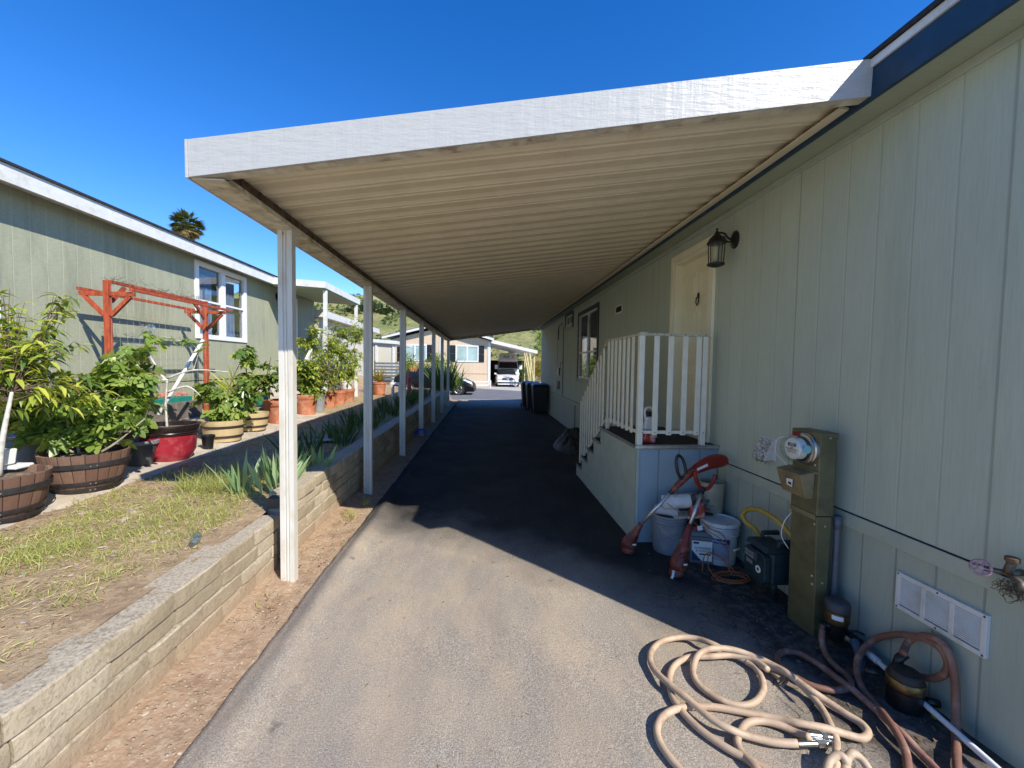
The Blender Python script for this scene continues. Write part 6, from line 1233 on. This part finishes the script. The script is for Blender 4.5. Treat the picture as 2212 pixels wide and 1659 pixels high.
u_ = Vector((-.0, .35, .94)); tT = frame((T @ Vector((.80, 0, 2.50))), (1, 0, 0), u_); tT = Matrix.Translation((0, -.06, 0)) @ tT
o_ = text('AIR', 'roof_lettering', .42, m_black, vn, tT @ Matrix.Shear('XZ', 4, (0, 0)) @ Matrix.Translation((-.16, 0, 0)), .004); text('X', 'roof_lettering', .42, surf('red_letter', (.5, .02, .02), .4), vn, tT @ Matrix.Translation((.42, 0, 0)), .004)
b = MB(); b.tube(smooth_path([tT @ Vector((-.3, -.20, 0)), tT @ Vector((.3, -.19, 0)), tT @ Vector((.68, -.08, 0))], 5), [.012]*11, 5); b.build('swoosh', m_lgrey, vn)
for sy in (-1, 1):
    b = MB(); b.box(.35, .5, min(sy*1.0, sy*1.28), max(sy*1.0, sy*1.28), 1.35, 1.75, T); b.build('mirror', m_cwhite, vn, bevel=.03)
for xf in (.9, 4.6):
    for sy in (-1, 1): b = MB(); b.lathe([(.36, 0), (.36, .2)], T @ Vector((xf, sy*.85, .36)), 20, Matrix.Rotation(R_(90), 4, 'Y')); b.build('wheel', m_tyre, vn, smooth='auto')
# ---------------------------------------------------------------- tan house across the street
m_tan = siding('tan_siding', (.62, .49, .35), (.58, .46, .33), axis=0, pitch=.30, gd=.3); th = thing('tan_house', 'peach tan house with white gable trim and black shutters across the street', 'house', (-3.4, 36, 0))
Yt = 33.0
b = MB(); b.prism([(-7.3, Yt, 0), (.42, Yt, 0), (.42, Yt, 3.62), (-3.45, Yt, 4.62), (-7.3, Yt, 3.62)], (0, 12, 0)); b.build('wall', m_tan, th)
b = MB()
for xa, za, xb, zb_ in ((-7.95, 3.62, -3.45, 4.78), (.68, 3.62, -3.45, 4.78)):
    q = [(xa, Yt-.6, za), (xb, Yt-.6, zb_), (xb, Yt-.6, zb_+.24), (xa, Yt-.6, za+.24)]; b.prism(q if xa < xb else q[::-1], (0, .04, 0))
b.build('fascia', m_white, th)
b = MB(); b.hexa([(-7.98, Yt-.62, 3.78), (-3.45, Yt-.62, 4.98), (-3.45, Yt+12.5, 4.98), (-7.98, Yt+12.5, 3.78)], [(-7.98, Yt-.62, 3.84), (-3.45, Yt-.62, 5.04), (-3.45, Yt+12.5, 5.04), (-7.98, Yt+12.5, 3.84)])
b.hexa([(-3.45, Yt-.62, 4.98), (.72, Yt-.62, 3.80), (.72, Yt+12.5, 3.80), (-3.45, Yt+12.5, 4.98)], [(-3.45, Yt-.62, 5.04), (.72, Yt-.62, 3.86), (.72, Yt+12.5, 3.86), (-3.45, Yt+12.5, 5.04)]); b.build('roof', surf('grey_shingle', (.22, .21, .20), .9, bs=20), th)
for x in (-7.3, -3.55, .30): b = MB(); b.box(x-.06, x+.14, Yt-.03, Yt-.001, .05, 3.55 if x != -3.55 else 4.5); b.build('corner_board', m_white, th)
for xa, xb in ((-2.33, -.52), (-6.43, -4.6)):
    b = MB(); b.box(xa, xb, Yt-.06, Yt-.001, 1.93, 2.02); b.box(xa, xb, Yt-.06, Yt-.001, 3.15, 3.24); b.box(xa, xa+.09, Yt-.06, Yt-.001, 2.02, 3.15); b.box(xb-.09, xb, Yt-.06, Yt-.001, 2.02, 3.15); b.box((xa+xb)/2-.05, (xa+xb)/2+.05, Yt-.055, Yt-.001, 2.02, 3.15); w_ = b.build('window', m_vin, th)
    b = MB(); b.box(xa+.09, xb-.09, Yt-.02, Yt-.002, 2.02, 3.15); b.build('pane', surf('reflecting_pane', (.38, .52, .50), .15, var=.2, vs=1), w_)
    for x in (xa-.45, xb+.03):
        b = MB(); b.box(x, x+.42, Yt-.05, Yt-.001, 1.93, 2.56); b.box(x, x+.42, Yt-.05, Yt-.001, 2.6, 3.24); b.build('shutter', m_black, w_)
b = MB(); b.box(-7.3, .42, Yt-.02, Yt-.001, .98, 1.04); b.build('belt_trim', surf('tan_trim', (.56, .40, .27), .8), th)
fn = thing('picket_fence', 'low white two-rail fence before the tan house', 'fence', (-.2, 31.6, 0)); b = MB(); b.box(-4, .44, 31.55, 31.6, .12, .22); b.box(-4, .44, 31.55, 31.6, .38, .48); b.build('rail', m_white, fn)
for x in (-4, -2.5, -1, .4): b = MB(); b.box(x, x+.09, 31.5, 31.55, 0, .55); b.build('post', m_white, fn)
fc = thing('far_carport', 'white sloping carport beside the tan house sheltering the vehicles', 'carport', (2.3, 36, 0))
b = MB(); b.hexa([(.47, 32.7, 3.46), (4.17, 32.7, 2.68), (4.17, 41, 2.68), (.47, 41, 3.46)], [(.47, 32.7, 3.73), (4.17, 32.7, 2.91), (4.17, 41, 2.91), (.47, 41, 3.73)]); b.build('roof', m_white, fc)
for y in (33.0, 35.6, 38.2, 40.8): b = MB(); b.box(3.9, 4.0, y-.05, y+.05, 0, 2.70); b.build('post', surf('cream_post', (.62, .52, .26), .6), fc)
for i, (xa, xb) in enumerate(((2.95, 3.45), (3.1, 3.6), (3.35, 3.75))): b = MB(); b.tube([(xa, 30.95, 2.68), (xb, 31.0, 0)], .04, 8); tag(b.build('bamboo_pole', surf('pale_bamboo', (.66, .55, .26), .5), loc=(xb, 31, 0), smooth=True), ['leftmost leaning yellow pole at the far carport edge', 'middle leaning yellow pole at the far carport', 'rightmost leaning yellow pole at the far carport'][i], 'pole', 'leaning yellow poles')
b = MB(); b.box(.5, 4.2, 41.2, 41.3, 0, 2.2); tag(b.build('rear_fence', surf('dark_fence', (.03, .028, .025), .9), loc=(2.3, 41.2, 0)), 'dark board fence closing the back of the far carport', 'fence')
shrub('leafy_tree', 'bright leafy tree behind the far corner of the grey-green home', (7.6, 42, 4.3), (2.6, 2.2, 2.3), 9000, .20, L_far, 9, trunk=0, cat='tree')
shrub('bamboo_thicket', 'yellow-green thicket right of the far carport poles', (5.2, 37, 1.5), (1.3, 1.2, 1.5), 3600, .30, L_yel, 10, wd=.04)
shrub('dark_shrub', 'dark shrub beside the camper van at the rear fence', (3.6, 40.3, 1.0), (.6, .5, .9), 900, .14, L_irisd, 12)
# white enclosed patio farther left and slatted gate
wp = thing('patio_enclosure', 'white framed patio enclosure beyond the green house', 'building', (-8, 25.5, 0))
b = MB(); b.box(-13.5, -5.35, 25.0, 25.06, .6, 2.85); b.build('panel', surf('cream_panel', (.62, .58, .47), .6, var=.08, vs=.7), wp)
b = MB(); b.hexa([(-13.6, 24.8, 3.35), (-5.2, 24.8, 2.86), (-5.2, 30, 2.86), (-13.6, 30, 3.35)], [(-13.6, 24.8, 3.6), (-5.2, 24.8, 3.05), (-5.2, 30, 3.05), (-13.6, 30, 3.6)]); b.build('roof', m_white, wp)
for i in range(9): b = MB(); b.box(-13.5+i*1.0, -13.38+i*1.0, 24.94, 24.999, .6, 2.9); b.build('post', m_white, wp)
gt = thing('slatted_gate', 'grey slatted gate panel before the white patio', 'gate', (-5.6, 23.9, .6)); 
for i in range(6): b = MB(); b.box(-6.3, -4.95, 24.2, 24.24, .75+.18*i, .87+.18*i); b.build('slat', surf('grey_slat', (.16, .19, .21), .6), gt)
b = MB(); b.box(-6.36, -6.3, 24.2, 24.26, .3, 1.85); b.box(-4.95, -4.89, 24.2, 24.26, .3, 1.85); b.build('upright', m_dgrey, gt)
b = MB(); b.hexa([(-12, 15.2, .5), (-6.0, 15.2, .5), (-6.0, 22.5, .5), (-12, 22.5, .5)], [(-12, 15.2, 3.3), (-6.0, 15.2, 3.3), (-6.0, 22.5, 3.3), (-12, 22.5, 3.3)])
cb = thing('side_house', 'pale cream home with white roof edge beyond the porch awning', 'house', (-9, 18, .5)); b.build('wall', surf('cream_side_wall', (.60, .56, .46), .8, var=.06), cb)
b = MB(); b.hexa([(-12.3, 15.0, 3.31), (-5.7, 15.0, 3.31), (-5.7, 22.8, 3.31), (-12.3, 22.8, 3.31)], [(-12.3, 15.0, 3.55), (-5.7, 15.0, 3.55), (-5.7, 22.8, 3.55), (-12.3, 22.8, 3.55)]); b.build('roof', m_white, cb)
# palm
pt = thing('fan_palm', 'fan palm crown rising above the roof of the sage green house', 'tree', (-34, 50, 0)); c = Vector((-34.0, 50, 17.1)); r = random.Random(4)
b = MB(); b.tube([(-34.2, 50, 0), (-34.1, 50, 8), c-Vector((0, 0, .4))], [.35, .26, .24], 10); b.build('trunk', m_bark2, pt, smooth=True)
b = MB(); b2_ = MB()
for i in range(120):
    v = Vector((r.gauss(0, 1), r.gauss(0, 1), r.gauss(.05, .75))).normalized(); tgt = b2_ if v.z < -.5 else b; st_ = c+v*.95; tgt.tube([c+v*.1, st_], .03, 4, False)
    s_, u = frm(v)
    for k in range(11):
        a = (k-5)*.21; d = (v*math.cos(a)+s_*math.sin(a)); leaf(tgt, st_, d, .95*r.uniform(.8, 1.1), .15, .5, 0, .2, 3)
b.build('fronds', leafmat('palm_frond', (.05, .08, .02), (.16, .19, .05), .2), pt); b2_.build('dead_fronds', leafmat('dead_frond', (.25, .19, .08), (.38, .30, .13), .2), pt)
b = MB(); b.tube([(-60+4*i, 62, 9.3+.0011*(i*4-55)**2/2) for i in range(30)], .035, 5, False); tag(b.build('overhead_cable', m_black, loc=(-5, 62, 9)), 'thin overhead utility cable crossing before the hillside', 'cable')
# ---------------------------------------------------------------- hills
def hill_mat():
    m, N, L, b = newmat('chaparral'); f = nz(N, L, .035, 8, .7); g = nz(N, L, .25, 8, .75)
    c = mix(N, L, ramp(N, L, f, [(.35, 0), (.6, 1)]), (.24, .27, .10), (.44, .40, .18)); c = mix(N, L, ramp(N, L, g, [(.46, 0), (.62, .6)]), c, (.13, .16, .06)); c = mix(N, L, ramp(N, L, nz(N, L, .9, 5, .7), [(.5, 0), (.66, .5)]), c, (.10, .12, .05))
    L.new(c, b.inputs['Base Color']); b.inputs['Roughness'].default_value = 1; b.inputs['Specular IOR Level'].default_value = .05; bump(N, L, b, g, 1, 1.5); return m
def hz(x, y):
    t = cl((y-75)/240); rg = 50+7*fbm(x, 0, .012)-8*cl((-x-60)/60)*0
    return -1+rg*(t**.85)*(1+.10*fbm(x, y, .02))+2.2*fbm(x, y, .07)*cl((y-70)/40)
b = MB(); b.grid(frange(-420, 360, 6), frange(66, 320, 4)+frange(330, 420, 30), hz); kind(b.build('hills', hill_mat(), smooth=True), 'structure')
mb = MB(); r = random.Random(31)
for i in range(650):
    y = r.uniform(85, 300); x = r.uniform(-150, 60)*y/200-5
    if fbm(x, y, .03) < -.05 and r.random() < .7: continue
    s_ = r.uniform(.5, 1.7); z = hz(x, y)
    for k in range(16):
        v = Vector((r.gauss(0, 1), r.gauss(0, 1), abs(r.gauss(0, .8)))).normalized(); leaf(mb, (x+v.x*s_, y+v.y*s_, z+v.z*s_*.8), v+Vector((r.uniform(-.6, .6), r.uniform(-.6, .6), .3)), s_*.9, s_*.8, .3, r.uniform(-1, 1), .3, 2)
kind(mb.build('hillside_brush', leafmat('brush_leaf', (.10, .14, .045), (.22, .25, .09), .15)), 'stuff')
mb = MB(); x0, y0 = -47, 175
for i in range(900):
    v = Vector((r.gauss(0, 1), r.gauss(0, 1), abs(r.gauss(0, .6)))).normalized()*r.uniform(.5, 1); x, y = x0+v.x*11, y0+v.y*9; leaf(mb, (x, y, hz(x, y)+v.z*4.5), v+Vector((r.uniform(-.6, .6), r.uniform(-.6, .6), .3)), 1.4, 1.1, .3, 0, .3, 2)
tag(mb.build('hill_thicket', leafmat('dark_thicket', (.03, .05, .018), (.07, .10, .03), .1), loc=(x0, y0, hz(x0, y0))), 'big dark round thicket on the sunny hillside', 'bush')
